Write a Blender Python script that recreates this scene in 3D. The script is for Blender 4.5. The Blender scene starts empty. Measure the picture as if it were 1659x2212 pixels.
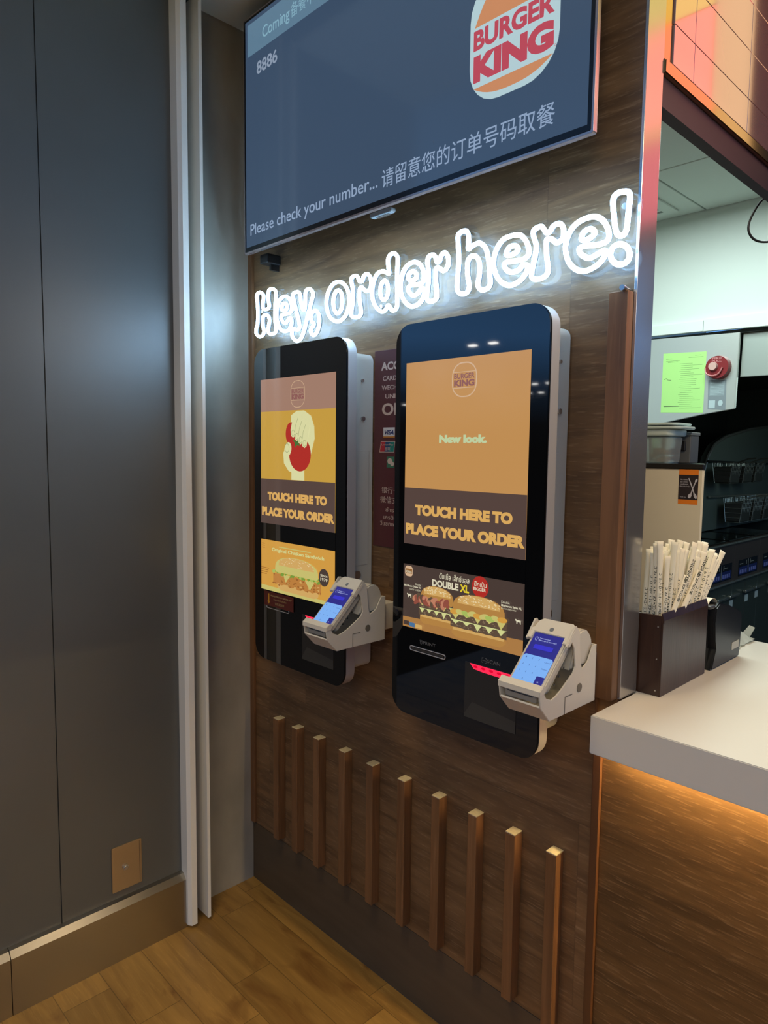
import bpy, bmesh, math, random
from mathutils import Vector, Matrix
random.seed(7)
SC = bpy.context.scene
COL = SC.collection

# ---------------------------------------------------------------- camera
cam_data = bpy.data.cameras.new('camera')
cam_data.sensor_fit = 'VERTICAL'
cam_data.sensor_height = 36.0
cam_data.lens = 1495.6 / 2212 * 36.0
cam_data.clip_start = 0.02
cam = bpy.data.objects.new('camera', cam_data)
COL.objects.link(cam)
CAM = Vector((1.97438, -1.29581, 1.5))
yw, pt, rl = math.radians(45.867), math.radians(-5.042), math.radians(-0.663)
fw = Vector((-math.sin(yw) * math.cos(pt), math.cos(yw) * math.cos(pt), math.sin(pt)))
rt = Vector((math.cos(yw), math.sin(yw), 0))
dn = fw.cross(rt)
cr, sr = math.cos(rl), math.sin(rl)
ax = cr * rt + sr * dn
ay = -(-sr * rt + cr * dn)
az = -fw
R3 = Matrix((ax, ay, az)).transposed()
cam.matrix_world = Matrix.Translation(CAM) @ R3.to_4x4()
SC.camera = cam

# ---------------------------------------------------------------- world, lights, exposure
SC.view_settings.view_transform = 'Standard'
SC.view_settings.look = 'None'
SC.view_settings.exposure = 0.0
SC.view_settings.gamma = 1.0
SC.view_settings.use_curve_mapping = False
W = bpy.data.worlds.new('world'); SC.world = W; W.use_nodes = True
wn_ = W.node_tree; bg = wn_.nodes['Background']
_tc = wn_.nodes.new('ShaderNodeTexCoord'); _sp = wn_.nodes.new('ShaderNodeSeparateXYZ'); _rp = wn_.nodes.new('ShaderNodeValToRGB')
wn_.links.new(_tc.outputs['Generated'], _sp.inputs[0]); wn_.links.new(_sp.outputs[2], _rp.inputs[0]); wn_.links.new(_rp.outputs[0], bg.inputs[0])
for _p, _c in ((0.04, (0.05, 0.048, 0.05, 1)), (0.08, (0.10, 0.20, 0.36, 1)), (0.16, (0.42, 1.2, 2.7, 1)), (0.30, (0.34, 0.90, 1.9, 1)), (0.45, (0.18, 0.34, 0.58, 1)), (0.8, (0.12, 0.16, 0.2, 1))):  # blue band above the horizon, added to tint the kiosk glass
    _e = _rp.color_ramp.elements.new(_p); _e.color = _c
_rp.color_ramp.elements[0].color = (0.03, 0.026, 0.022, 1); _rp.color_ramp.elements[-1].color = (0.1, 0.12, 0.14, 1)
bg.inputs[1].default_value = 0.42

def area(name, loc, target, size, power, color, size_y=None, spread=180):
    d = bpy.data.lights.new(name, 'AREA'); d.energy = power; d.color = color
    d.shape = 'RECTANGLE'; d.size = size; d.size_y = size_y or size
    d.spread = math.radians(spread)
    o = bpy.data.objects.new(name, d); COL.objects.link(o); o.location = loc
    o.rotation_euler = (Vector(target) - Vector(loc)).to_track_quat('-Z', 'Y').to_euler()
    return o
area('hall_light', (2.6, -2.6, 2.78), (1.4, -0.9, 0), 1.2, 21, (1.0, 0.82, 0.55))
area('hall_light', (0.9, -1.1, 2.78), (0.9, -1.0, 0), 0.5, 5.8, (1.0, 0.74, 0.40), spread=100)
area('kitchen_light', (0.75, 1.15, 2.62), (0.75, 1.15, 0), 0.8, 34, (0.86, 1.0, 0.96), 0.9)
area('kitchen_light', (1.2, 3.6, 2.04), (0.4, 3.6, 0.7), 0.6, 12, (0.8, 1.0, 0.92), 1.6)  # extra fill lamp under the hood, added to brighten the fryers
area('counter_light', (1.85, 0.15, 2.2), (1.6, 0.1, 1.0), 0.25, 6.5, (1.0, 0.76, 0.46))

# ---------------------------------------------------------------- helpers
def s(r, g, b):
    f = lambda c: (c / 255 / 12.92) if c / 255 <= 0.04045 else ((c / 255 + 0.055) / 1.055) ** 2.4
    return (f(r), f(g), f(b), 1)
MATS = {}
def mat(name, col=None, rough=0.5, metal=0.0, spec=0.5, emit=None, es=1.0, coat=0.0, bump=None, var=None):
    if name in MATS: return MATS[name]
    m = bpy.data.materials.new(name); m.use_nodes = True; MATS[name] = m
    nt = m.node_tree; b = nt.nodes['Principled BSDF']
    if col: b.inputs['Base Color'].default_value = col
    b.inputs['Roughness'].default_value = rough
    b.inputs['Metallic'].default_value = metal
    b.inputs['Specular IOR Level'].default_value = spec
    b.inputs['Coat Weight'].default_value = coat
    b.inputs['Coat Roughness'].default_value = 0.05
    if emit:
        b.inputs['Emission Color'].default_value = emit
        b.inputs['Emission Strength'].default_value = es
    if var or bump:
        tc = nt.nodes.new('ShaderNodeTexCoord'); mp = nt.nodes.new('ShaderNodeMapping')
        nt.links.new(tc.outputs['Object'], mp.inputs[0])
        sc_, amt = (var or bump)
        mp.inputs['Scale'].default_value = sc_ if hasattr(sc_, '__len__') else (sc_,) * 3
        n = nt.nodes.new('ShaderNodeTexNoise'); n.inputs['Scale'].default_value = 1; n.inputs['Detail'].default_value = 6
        nt.links.new(mp.outputs[0], n.inputs['Vector'])
        if var:
            mx = nt.nodes.new('ShaderNodeMix'); mx.data_type = 'RGBA'
            mx.inputs[6].default_value = tuple(c * (1 - amt) for c in col[:3]) + (1,)
            mx.inputs[7].default_value = tuple(min(1, c * (1 + amt)) for c in col[:3]) + (1,)
            rp = nt.nodes.new('ShaderNodeMapRange'); rp.inputs[1].default_value = 0.3; rp.inputs[2].default_value = 0.7
            nt.links.new(n.outputs[0], rp.inputs[0]); nt.links.new(rp.outputs[0], mx.inputs[0])
            nt.links.new(mx.outputs[2], b.inputs['Base Color'])
        if bump:
            bp = nt.nodes.new('ShaderNodeBump'); bp.inputs['Strength'].default_value = bump[1]; bp.inputs['Distance'].default_value = 0.002
            nt.links.new(n.outputs[0], bp.inputs['Height']); nt.links.new(bp.outputs[0], b.inputs['Normal'])
    return m
def flat(name, rgb, es=1.0, rough=0.12, spec=0.5):
    # lit display pixels behind glossy glass
    m = mat(name, (0.004, 0.004, 0.005, 1), rough, 0, spec, s(*rgb), es)
    m.cycles.emission_sampling = 'NONE' if es <= 1.2 else 'AUTO'
    return m

def wood(name, dark, mid, light, axis='X', plank=None, rough=0.42, pores=0.5, seam=(0, 0), ref=(0.0, 0.0), seamdark=0.35, grainscale=1.0, blotch=None):
    if name in MATS: return MATS[name]
    m = bpy.data.materials.new(name); m.use_nodes = True; MATS[name] = m
    nt = m.node_tree; N = nt.nodes; Lk = nt.links; b = N['Principled BSDF']
    b.inputs['Roughness'].default_value = rough
    tc = N.new('ShaderNodeNewGeometry')
    sep = N.new('ShaderNodeSeparateXYZ'); Lk.new(tc.outputs['Position'], sep.inputs[0])
    out = {'X': 0, 'Y': 1, 'Z': 2}
    def math_(op, a, bv=None):
        n = N.new('ShaderNodeMath'); n.operation = op
        for i, v in enumerate((a, bv)):
            if v is None: continue
            if isinstance(v, (int, float)): n.inputs[i].default_value = v
            else: Lk.new(v, n.inputs[i])
        return n.outputs[0]
    along = sep.outputs[out[axis]]
    if plank:                       # plank = (across axis, width, length)
        ac, w, ln = plank
        across = math_('DIVIDE', math_('SUBTRACT', sep.outputs[out[ac]], seam[0]), w)
        row = math_('FLOOR', across)
        wn = N.new('ShaderNodeTexWhiteNoise'); wn.noise_dimensions = '1D'; Lk.new(row, wn.inputs['W'])
        al = math_('ADD', math_('DIVIDE', along, ln), math_('MULTIPLY', wn.outputs[0], 5.0))
        colm = math_('FLOOR', al)
        wn2 = N.new('ShaderNodeTexWhiteNoise'); wn2.noise_dimensions = '2D'
        cv = N.new('ShaderNodeCombineXYZ'); Lk.new(row, cv.inputs[0]); Lk.new(colm, cv.inputs[1]); Lk.new(cv.outputs[0], wn2.inputs['Vector'])
        rnd = wn2.outputs[0]
        fa = math_('FRACT', across); fl = math_('FRACT', al)
        e1 = math_('MINIMUM', fa, math_('SUBTRACT', 1.0, fa)); e2 = math_('MINIMUM', fl, math_('SUBTRACT', 1.0, fl))
        sm = math_('MINIMUM', math_('MULTIPLY', e1, w), math_('MULTIPLY', e2, ln))
        smf = math_('LESS_THAN', sm, 0.0011)
    else:
        rnd = None; smf = None
    def coords(sc_, off):
        mp = N.new('ShaderNodeMapping'); mp.inputs['Scale'].default_value = sc_
        if rnd is not None:
            cx = N.new('ShaderNodeCombineXYZ'); Lk.new(math_('MULTIPLY', rnd, 37.0), cx.inputs[0]); Lk.new(math_('MULTIPLY', rnd, 53.0), cx.inputs[1]); Lk.new(math_('MULTIPLY', rnd, 91.0), cx.inputs[2])
            va = N.new('ShaderNodeVectorMath'); va.operation = 'ADD'
            Lk.new(tc.outputs['Position'], va.inputs[0]); Lk.new(cx.outputs[0], va.inputs[1]); Lk.new(va.outputs[0], mp.inputs[0])
        else:
            Lk.new(tc.outputs['Position'], mp.inputs[0])
        mp.inputs['Location'].default_value = (off, off, off)
        return mp.outputs[0]
    g = grainscale
    long_ = {'X': (2.2 * g, 22 * g, 22 * g), 'Y': (14 * g, 1.3 * g, 14 * g), 'Z': (14 * g, 14 * g, 1.3 * g)}[axis]
    fine = {'X': (24 * g, 260 * g, 260 * g), 'Y': (170 * g, 9 * g, 170 * g), 'Z': (170 * g, 170 * g, 9 * g)}[axis]
    n1 = N.new('ShaderNodeTexNoise'); n1.inputs['Scale'].default_value = 1; n1.inputs['Detail'].default_value = 7; n1.inputs['Distortion'].default_value = 1.6
    Lk.new(coords(long_, 3.1), n1.inputs['Vector'])
    n2 = N.new('ShaderNodeTexNoise'); n2.inputs['Scale'].default_value = 1; n2.inputs['Detail'].default_value = 3
    Lk.new(coords(fine, 1.7), n2.inputs['Vector'])
    cr_ = N.new('ShaderNodeValToRGB'); cr_.color_ramp.elements[0].position = 0.3; cr_.color_ramp.elements[0].color = dark
    cr_.color_ramp.elements[1].position = 0.7; cr_.color_ramp.elements[1].color = mid
    Lk.new(n1.outputs[0], cr_.inputs[0])
    mr = N.new('ShaderNodeMapRange'); mr.inputs[1].default_value = 0.56; mr.inputs[2].default_value = 0.72; mr.inputs[4].default_value = pores
    Lk.new(n2.outputs[0], mr.inputs[0])
    mx = N.new('ShaderNodeMix'); mx.data_type = 'RGBA'; mx.inputs[7].default_value = light
    Lk.new(mr.outputs[0], mx.inputs[0]); Lk.new(cr_.outputs[0], mx.inputs[6])
    last = mx.outputs[2]
    if rnd is not None:
        mm = N.new('ShaderNodeMix'); mm.data_type = 'RGBA'; mm.blend_type = 'MULTIPLY'; mm.inputs[0].default_value = 1
        v = math_('ADD', math_('MULTIPLY', rnd, 0.38), 0.8)
        cc = N.new('ShaderNodeCombineColor')
        for i in range(3): Lk.new(v, cc.inputs[i])
        Lk.new(last, mm.inputs[6]); Lk.new(cc.outputs[0], mm.inputs[7]); last = mm.outputs[2]
        m2 = N.new('ShaderNodeMix'); m2.data_type = 'RGBA'; m2.blend_type = 'MULTIPLY'
        m2.inputs[7].default_value = (seamdark, seamdark, seamdark, 1)
        Lk.new(smf, m2.inputs[0]); Lk.new(last, m2.inputs[6]); last = m2.outputs[2]
    if blotch:
        nb = N.new('ShaderNodeTexNoise'); nb.inputs['Scale'].default_value = 1; nb.inputs['Detail'].default_value = 6; nb.inputs['Distortion'].default_value = 0.8
        Lk.new(coords((4.5, 11, 1), 0.4), nb.inputs['Vector'])
        rb = N.new('ShaderNodeMapRange'); rb.inputs[1].default_value = 0.56; rb.inputs[2].default_value = 0.70; rb.inputs[4].default_value = 0.75
        Lk.new(nb.outputs[0], rb.inputs[0])
        m3 = N.new('ShaderNodeMix'); m3.data_type = 'RGBA'; m3.inputs[7].default_value = blotch
        Lk.new(rb.outputs[0], m3.inputs[0]); Lk.new(last, m3.inputs[6]); last = m3.outputs[2]
    Lk.new(last, b.inputs['Base Color'])
    bp = N.new('ShaderNodeBump'); bp.inputs['Strength'].default_value = 0.25; bp.inputs['Distance'].default_value = 0.001
    Lk.new(n2.outputs[0], bp.inputs['Height']); Lk.new(bp.outputs[0], b.inputs['Normal'])
    return m

def thing(name, label, cat, loc, group=None):
    o = bpy.data.objects.new(name, None); COL.objects.link(o); o.location = loc
    o.empty_display_size = 0.05
    o['label'] = label; o['category'] = cat
    if group: o['group'] = group
    return o
def wloc(o):
    v = Vector(o.location)
    while o.parent: o = o.parent; v += o.location
    return v
def obj(name, bm, m, parent=None, origin=None, smooth=False, label=None):
    """links bm (world coordinates) as one mesh object"""
    org = Vector(origin) if origin is not None else (Vector((0, 0, 0)) if parent is None else wloc(parent))
    if parent is not None and origin is None: loc = Vector((0, 0, 0))
    elif parent is not None: loc = org - wloc(parent)
    else: loc = org
    for v in bm.verts: v.co -= org
    me = bpy.data.meshes.new(name); bm.to_mesh(me); bm.free()
    for mm in (m if isinstance(m, (list, tuple)) else [m]): me.materials.append(mm)
    o = bpy.data.objects.new(name, me); COL.objects.link(o); o.parent = parent; o.location = loc
    if smooth:
        for p in me.polygons: p.use_smooth = True
        try: me.set_sharp_from_angle(angle=math.radians(35))
        except Exception: pass
    if label: o['label'] = label
    return o
def tag(o, label, cat, group=None, kind=None):
    o['label'] = label; o['category'] = cat
    if group: o['group'] = group
    if kind: o['kind'] = kind
    return o
def struct(name, bm, m, label=None, **k):
    o = obj(name, bm, m, **k); o['kind'] = 'structure'
    if label: o['label'] = label
    return o
def BM(): return bmesh.new()
def box(bm, x0, x1, y0, y1, z0, z1, bev=0.0, seg=2, mi=0):
    r = bmesh.ops.create_cube(bm, size=1)
    vs = r['verts']
    for v in vs:
        v.co = Vector((x0 + (v.co.x + .5) * (x1 - x0), y0 + (v.co.y + .5) * (y1 - y0), z0 + (v.co.z + .5) * (z1 - z0)))
    fs = set(f for v in vs for f in v.link_faces)
    if bev:
        es = set(e for v in vs for e in v.link_edges)
        rb = bmesh.ops.bevel(bm, geom=list(es), offset=bev, segments=seg, affect='EDGES', profile=0.5)
        fs = set(rb['faces']) | set(f for f in fs if f.is_valid)
    for f in fs:
        if f.is_valid: f.material_index = mi
    return bm
def prism(bm, pts, axis, a, b, bev=0.0, mi=0):
    """polygon pts in the two axes other than `axis`, extruded from a to b"""
    def P(u, v, w):
        return {'X': Vector((w, u, v)), 'Y': Vector((u, w, v)), 'Z': Vector((u, v, w))}[axis]
    A = [bm.verts.new(P(u, v, a)) for u, v in pts]; B = [bm.verts.new(P(u, v, b)) for u, v in pts]
    n = len(pts)
    fs = [bm.faces.new(A), bm.faces.new(list(reversed(B)))]
    for i in range(n):
        j = (i + 1) % n
        fs.append(bm.faces.new([A[j], A[i], B[i], B[j]]))
    bmesh.ops.recalc_face_normals(bm, faces=fs)
    if bev:
        es = list(set(e for f in fs[:2] for e in f.edges))
        rb = bmesh.ops.bevel(bm, geom=es, offset=bev, segments=2, affect='EDGES')
        fs = [f for f in fs if f.is_valid] + rb['faces']
    for f in fs:
        if f.is_valid: f.material_index = mi
    return bm
def rrect(x0, x1, z0, z1, r, n=6):
    p = []
    for cx, cz, a0 in ((x1 - r, z1 - r, 0), (x0 + r, z1 - r, 90), (x0 + r, z0 + r, 180), (x1 - r, z0 + r, 270)):
        for i in range(n + 1):
            a = math.radians(a0 + 90 * i / n); p.append((cx + r * math.cos(a), cz + r * math.sin(a)))
    return p
def tube(bm, pts, r, n=8, closed=False, flat_=None, caps=True):
    """round tube along 3D points"""
    P = [Vector(p) for p in pts]; m = len(P); rings = []
    up = None
    for i in range(m):
        a = P[i - 1] if (i > 0 or closed) else P[i]; b = P[(i + 1) % m] if (i < m - 1 or closed) else P[i]
        t = (b - a).normalized()
        if up is None:
            up = Vector((0, 1, 0)) if abs(t.y) < 0.9 else Vector((1, 0, 0))
        u = (up - t * up.dot(t))
        if u.length < 1e-5: u = t.orthogonal()
        u.normalize(); up = u; v = t.cross(u)
        rr = r[i] if hasattr(r, '__len__') else r
        rings.append([bm.verts.new(P[i] + (u * math.cos(2 * math.pi * k / n) * (flat_ or 1) + v * math.sin(2 * math.pi * k / n)) * rr) for k in range(n)])
    for i in range(m if closed else m - 1):
        A, B = rings[i], rings[(i + 1) % m]
        for k in range(n): bm.faces.new([A[k], A[(k + 1) % n], B[(k + 1) % n], B[k]])
    if not closed and caps:
        bm.faces.new(list(reversed(rings[0]))); bm.faces.new(rings[-1])
    bmesh.ops.recalc_face_normals(bm, faces=bm.faces)
    return bm
def cyl(bm, c0, c1, r, n=20, r2=None):
    return tube(bm, [c0, c1], [r, r if r2 is None else r2], n)
def smoothpath(pts, k=4, closed=True):
    P = [Vector(p) for p in pts]; n = len(P); out = []
    for i in range(n if closed else n - 1):
        g = lambda j: P[j % n] if closed else P[max(0, min(n - 1, j))]
        p0, p1, p2, p3 = g(i - 1), g(i), g(i + 1), g(i + 2)
        for q in range(k):
            t = q / k
            out.append(0.5 * ((2 * p1) + (p2 - p0) * t + (2 * p0 - 5 * p1 + 4 * p2 - p3) * t * t + (3 * p1 - p0 - 3 * p2 + p3) * t ** 3))
    if not closed: out.append(P[-1])
    return out

_TX = {}
def text_geo(body, bold=0.0, shear=0.0):
    k = (body, bold, shear)
    if k not in _TX:
        c = bpy.data.curves.new('text', 'FONT'); c.body = body; c.offset = bold; c.shear = shear; c.resolution_u = 4
        c.align_x = 'CENTER'
        o = bpy.data.objects.new('text', c); COL.objects.link(o)
        dg = bpy.context.evaluated_depsgraph_get(); dg.update()
        me = bpy.data.meshes.new_from_object(o.evaluated_get(dg))
        V = [(v.co.x, v.co.y) for v in me.vertices]; Fc = [list(p.vertices) for p in me.polygons]
        x0 = min(v[0] for v in V); x1 = max(v[0] for v in V); y0 = min(v[1] for v in V); y1 = max(v[1] for v in V)
        _TX[k] = ([((v[0] - x0) / (x1 - x0), (v[1] - y0) / (y1 - y0)) for v in V], Fc)
        bpy.data.meshes.remove(me); bpy.data.objects.remove(o); bpy.data.curves.remove(c)
    return _TX[k]
class Art:
    """flat printed / displayed graphics lying on a surface; (u, v) -> world by o + u*eu + v*ev, layers stepped along n"""
    def __init__(self, o=(0, 0, 0), eu=(1, 0, 0), ev=(0, 0, 1), n=(0, -1, 0), step=0.00025):
        self.o, self.eu, self.ev, self.n = map(Vector, (o, eu, ev, n)); self.bm = BM(); self.mats = []; self.step = step; self.k = 1
    def mi(self, m):
        if m not in self.mats: self.mats.append(m)
        return self.mats.index(m)
    def P(self, u, v, k=None): return self.o + self.eu * u + self.ev * v + self.n * (self.step * (self.k if k is None else k))
    def poly(self, pts, m, up=True):
        f = self.bm.faces.new([self.bm.verts.new(self.P(u, v)) for u, v in pts]); f.material_index = self.mi(m)
        f.normal_update()
        if f.normal.dot(self.n) < 0: f.normal_flip()
        if up: self.k += 1
    def rect(self, u0, u1, v0, v1, m, up=True): self.poly([(u0, v0), (u1, v0), (u1, v1), (u0, v1)], m, up)
    def rr(self, u0, u1, v0, v1, r, m): self.poly(rrect(u0, u1, v0, v1, r), m)
    def ell(self, cu, cv, ru, rv, m, n=28, tilt=0, up=True):
        c, q = math.cos(tilt), math.sin(tilt)
        self.poly([(cu + ru * math.cos(2 * math.pi * i / n) * c - rv * math.sin(2 * math.pi * i / n) * q,
                    cv + ru * math.cos(2 * math.pi * i / n) * q + rv * math.sin(2 * math.pi * i / n) * c) for i in range(n)], m, up)
    def line(self, pts, w, m, closed=False, up=True):
        n = len(pts); mi = self.mi(m); L, Rr = [], []
        for i in range(n):
            a = pts[i - 1] if (i or closed) else pts[i]; b = pts[(i + 1) % n] if (i < n - 1 or closed) else pts[i]
            d = Vector((b[0] - a[0], b[1] - a[1])).normalized(); q = Vector((-d.y, d.x)) * w / 2
            L.append(self.bm.verts.new(self.P(pts[i][0] + q.x, pts[i][1] + q.y))); Rr.append(self.bm.verts.new(self.P(pts[i][0] - q.x, pts[i][1] - q.y)))
        for i in range(n if closed else n - 1):
            j = (i + 1) % n; f = self.bm.faces.new([L[i], Rr[i], Rr[j], L[j]]); f.material_index = mi; f.normal_update()
            if f.normal.dot(self.n) < 0: f.normal_flip()
        if up: self.k += 1
    def text(self, body, u0, u1, v0, v1, m, bold=0.0, shear=0.0, up=True):
        V, Fc = text_geo(body, bold, shear); mi = self.mi(m)
        vs = [self.bm.verts.new(self.P(u0 + a * (u1 - u0), v0 + b * (v1 - v0))) for a, b in V]
        for p in Fc:
            try: f = self.bm.faces.new([vs[i] for i in p])
            except ValueError: continue
            f.material_index = mi; f.normal_update()
            if f.normal.dot(self.n) < 0: f.normal_flip()
        if up: self.k += 1
    def done(self, name, parent, label=None):
        if not self.mats: return None
        return obj(name, self.bm, self.mats, parent, label=label)

def words(parent, name, org, body, u0, u1, v0, v1, m, bold=0.0, shear=0.0):
    A = Art(org); A.text(body, u0, u1, v0, v1, m, bold, shear); return A.done(name, parent)

# ---------------------------------------------------------------- materials
M_wall = wood('oak_laminate', s(92, 68, 46), s(130, 98, 66), s(164, 134, 102), 'X', ('Z', 0.42, 1.15), rough=0.38, pores=0.42, seam=(0.29, 0), seamdark=0.8)
M_front = wood('oak_counter_front', s(78, 56, 32), s(112, 82, 48), s(158, 124, 88), 'X', None, rough=0.4, pores=0.5)
M_slat = wood('oak_slat', s(100, 68, 42), s(134, 94, 60), s(160, 120, 84), 'Z', None, rough=0.4, pores=0.3)
M_slattop = mat('bare_timber', s(222, 205, 160), 0.6, var=((60, 60, 60), 0.12))
M_floor = wood('floor_planks', s(136, 102, 52), s(170, 132, 70), s(196, 156, 90), 'X', ('Y', 0.1265, 0.62), rough=0.4, pores=0.25, seam=(-0.0695, 0), seamdark=0.5, grainscale=0.7, blotch=s(104, 66, 30))
M_kick = mat('kick_board', s(84, 70, 54), 0.5, var=((6, 6, 30), 0.12))
M_dark = mat('dark_panel', s(86, 87, 84), 0.36, spec=0.7, var=((2.0, 2.0, 2.0), 0.08))
M_grey = mat('grey_plaster', s(152, 146, 134), 0.42, spec=0.6, var=((7, 7, 4), 0.18))
M_white = mat('white_lacquer_metal', s(236, 232, 222), 0.38, bump=((400, 400, 400), 0.05))
M_groove = mat('groove_black', s(58, 54, 50), 0.6)
M_steel = mat('brushed_steel', s(190, 186, 184), 0.2, 0.85, var=((3, 3, 8), 0.04))
M_steel2 = mat('brushed_steel_rough', s(170, 165, 155), 0.3, 1.0, bump=((60, 60, 600), 0.08))
M_ceil = mat('ceiling_paint', s(226, 230, 218), 0.8)
M_ceil2 = mat('kitchen_ceiling_tile', s(214, 224, 216), 0.8)
M_joint = mat('ceiling_joint', s(120, 130, 126), 0.7)
M_kwall = mat('kitchen_wall_paint', s(214, 226, 220), 0.55)
M_black = mat('black_glass', s(10, 12, 16), 0.03, spec=1.0)
M_alu = mat('satin_aluminium', s(204, 200, 200), 0.35, 0.45)
M_ivory = mat('ivory_plastic', s(226, 218, 200), 0.42)
M_box = mat('kiosk_white_metal', s(208, 206, 198), 0.4)
M_rubber = mat('black_plastic', s(26, 26, 27), 0.35)
M_worktop = mat('white_stone', s(226, 220, 208), 0.3, spec=0.5)
M_tile = mat('glazed_tile', s(236, 192, 184), 0.09, 0.6, coat=0.6)  # pink of the reflected red board is put into the base colour
M_gold = mat('polished_trim', s(200, 160, 110), 0.12, 1.0)
M_fascia = mat('dark_fascia', s(66, 56, 72), 0.55, spec=0.3)

# ---------------------------------------------------------------- room shell
struct('floor', box(BM(), -1.2, 4.5, -5.0, 0.0, -0.05, 0.0), M_floor)
bm = BM(); box(bm, -0.06, 1.326, 0.0, 0.066, 0.206, 2.81)
struct('wall_back', bm, M_wall, label='dark oak laminate wall behind the kiosks')
bm = BM(); box(bm, -0.02, 1.31, 0.001, 0.06, 0.0, 0.203, 0.001)
struct('baseboard_back', bm, M_kick)
struct('wall_corner', box(BM(), -0.10, 0.0, -0.60, 0.0, 0.0, 2.81), M_grey, label='grey plaster return beside the oak wall')
# dark panelled side wall, in two boards with a fine joint between them
bm = BM(); box(bm, -0.10, 0.05, -0.6605, -0.285, 0.0, 2.81); box(bm, -0.10, 0.05, -0.90, -0.6635, 0.0, 2.81); box(bm, -0.10, 0.044, -0.664, -0.660, 0.0, 2.81)
struct('wall_left', bm, M_dark, label='dark charcoal panelled wall with a vertical joint')
bm = BM(); prism(bm, [(0.05, 0.0), (0.078, 0.0), (0.078, 0.160), (0.072, 0.174), (0.05, 0.176)], 'X', 0, 1)
bm.free(); bm = BM()
prof = [(0.05, 0.0), (0.078, 0.0), (0.078, 0.158), (0.064, 0.174), (0.05, 0.177)]
prism(bm, prof, 'Y', -0.80, -0.296); 
for v in bm.verts: pass
struct('baseboard_left', bm, M_steel2, label='brushed steel kick plate on the dark wall')
bm = BM(); prism(bm, prof, 'Y', -0.91, -0.802)
struct('baseboard_left', bm, M_steel2)
# white metal edge profiles with the dark groove between them
bm = BM(); prism(bm, [(0.05, -0.300), (0.088, -0.300), (0.10, -0.292), (0.10, -0.274), (0.0, -0.274), (0.0, -0.300)], 'Z', 0.012, 2.79)
struct('trim_1', bm, M_white, label='white metal edge profile nearer the dark panels')
bm = BM(); prism(bm, [(0.0, -0.236), (0.092, -0.236), (0.10, -0.236), (0.10, -0.226), (0.0, -0.226)], 'Z', 0.012, 2.79)
struct('trim_2', bm, M_white, label='white metal edge profile nearer the grey plaster')
struct('trim_3', box(BM(), -0.05, 0.012, -0.274, -0.236, 0.0, 2.80), M_groove, label='dark groove between the white profiles')
# thin corner batten at the left end of the oak wall
struct('trim_4', box(BM(), 0.0, 0.022, -0.010, 0.0, 0.21, 2.80, 0.001), M_slat, label='narrow oak batten in the corner')
struct('ceiling', box(BM(), -1.2, 1.326, -0.9, 0.07, 2.81, 2.84), M_ceil)
struct('ceiling', box(BM(), 1.326, 4.5, 0.07, 4.8, 3.3, 3.33), mat('counter_ceiling', s(70, 66, 66), 0.9))
bm = BM(); box(bm, 0.002, 0.40, -0.30, -0.212, 2.797, 2.8095, 0.003)
struct('trim_5', bm, mat('dark_ceiling_strip', s(60, 70, 68), 0.6), label='dark strip on the ceiling in the corner')

# steel end cap of the partition, oak corner strips
struct('trim_6', box(BM(), 1.3255, 1.332, -0.002, 0.068, 1.004, 2.95, 0.0008), M_steel, label='polished steel end cap of the partition')
struct('trim_7', box(BM(), 1.286, 1.3255, -0.026, 0.0, 1.004, 1.811, 0.001), M_slat, label='oak strip up the right end of the wall')
bm = BM(); box(bm, 1.2805, 1.286, -0.006, 0.0, 0.0, 1.004); box(bm, 1.286, 1.3015, -0.014, 0.0, 0.0, 0.928)
struct('trim_8', bm, mat('walnut_strip', s(92, 60, 36), 0.4), label='dark walnut strip under the counter corner')

# bulkhead over the counter opening
bm = BM(); box(bm, 1.30, 1.3255, 0.068, 3.2, 2.18, 3.3)
struct('wall_bulkhead', bm, M_fascia, label='dark bulkhead over the serving opening')
bm = BM(); prism(bm, [(0.068, 2.236), (3.2, 2.236), (3.2, 2.262), (0.068, 2.262)], 'X', 1.3255, 1.336, 0.002)
struct('trim_9', bm, M_gold, label='polished trim under the wall tiles')
bm = BM(); tw, th = 0.146, 0.084
y = -0.108
while y < 2.9:
    for r_ in range(9):
        z0_, z1_ = max(2.264, 2.235 + r_ * 0.105), 2.235 + (r_ + 1) * 0.105
        box(bm, 1.3256, 1.3335, max(y, 0.104) + 0.0004, y + 0.31 - 0.0004, z0_ + 0.0004, z1_ - 0.0004, 0.0008, 1)
    y += 0.31
struct('trim_10', bm, M_tile, label='glazed wall tiles with a pink reflected tint on the bulkhead')
struct('trim_11', box(BM(), 1.3256, 1.330, 0.068, 0.103, 2.264, 3.18, 0.001), M_gold, label='polished strip beside the wall tiles')

# kitchen shell
bm = BM()
for i, (x0, x1) in enumerate(((-0.6, -0.0), (-0.0, 0.594), (0.594, 1.188), (1.188, 1.30))):
    for (y0, y1) in ((0.066, 0.35), (0.35, 0.95), (0.95, 1.545), (1.545, 2.14)):
        box(bm, x0 + 0.004, x1 - 0.004, y0 + 0.004, y1 - 0.004, 2.65, 2.662, 0.002, 1)
struct('ceiling', bm, M_ceil2, label='white tiled kitchen ceiling')
struct('ceiling', box(BM(), -0.62, 1.30, 0.066, 2.2, 2.6625, 2.67), M_joint, label='grid behind the kitchen ceiling tiles')
struct('wall_kitchen', box(BM(), -0.62, 2.4, 2.14, 2.17, 2.135, 2.67), M_kwall, label='pale wall above the extraction hood')
struct('wall_kitchen_side', box(BM(), -0.66, -0.62, 0.066, 5.3, 0.0, 2.67), M_kwall)
struct('wall_kitchen_rear', box(BM(), -0.66, 2.4, 5.2, 5.25, 0.0, 2.2), mat('dark_steel', s(60, 66, 62), 0.35, 0.5))  # plain dark grey metal, one even tone
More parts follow.
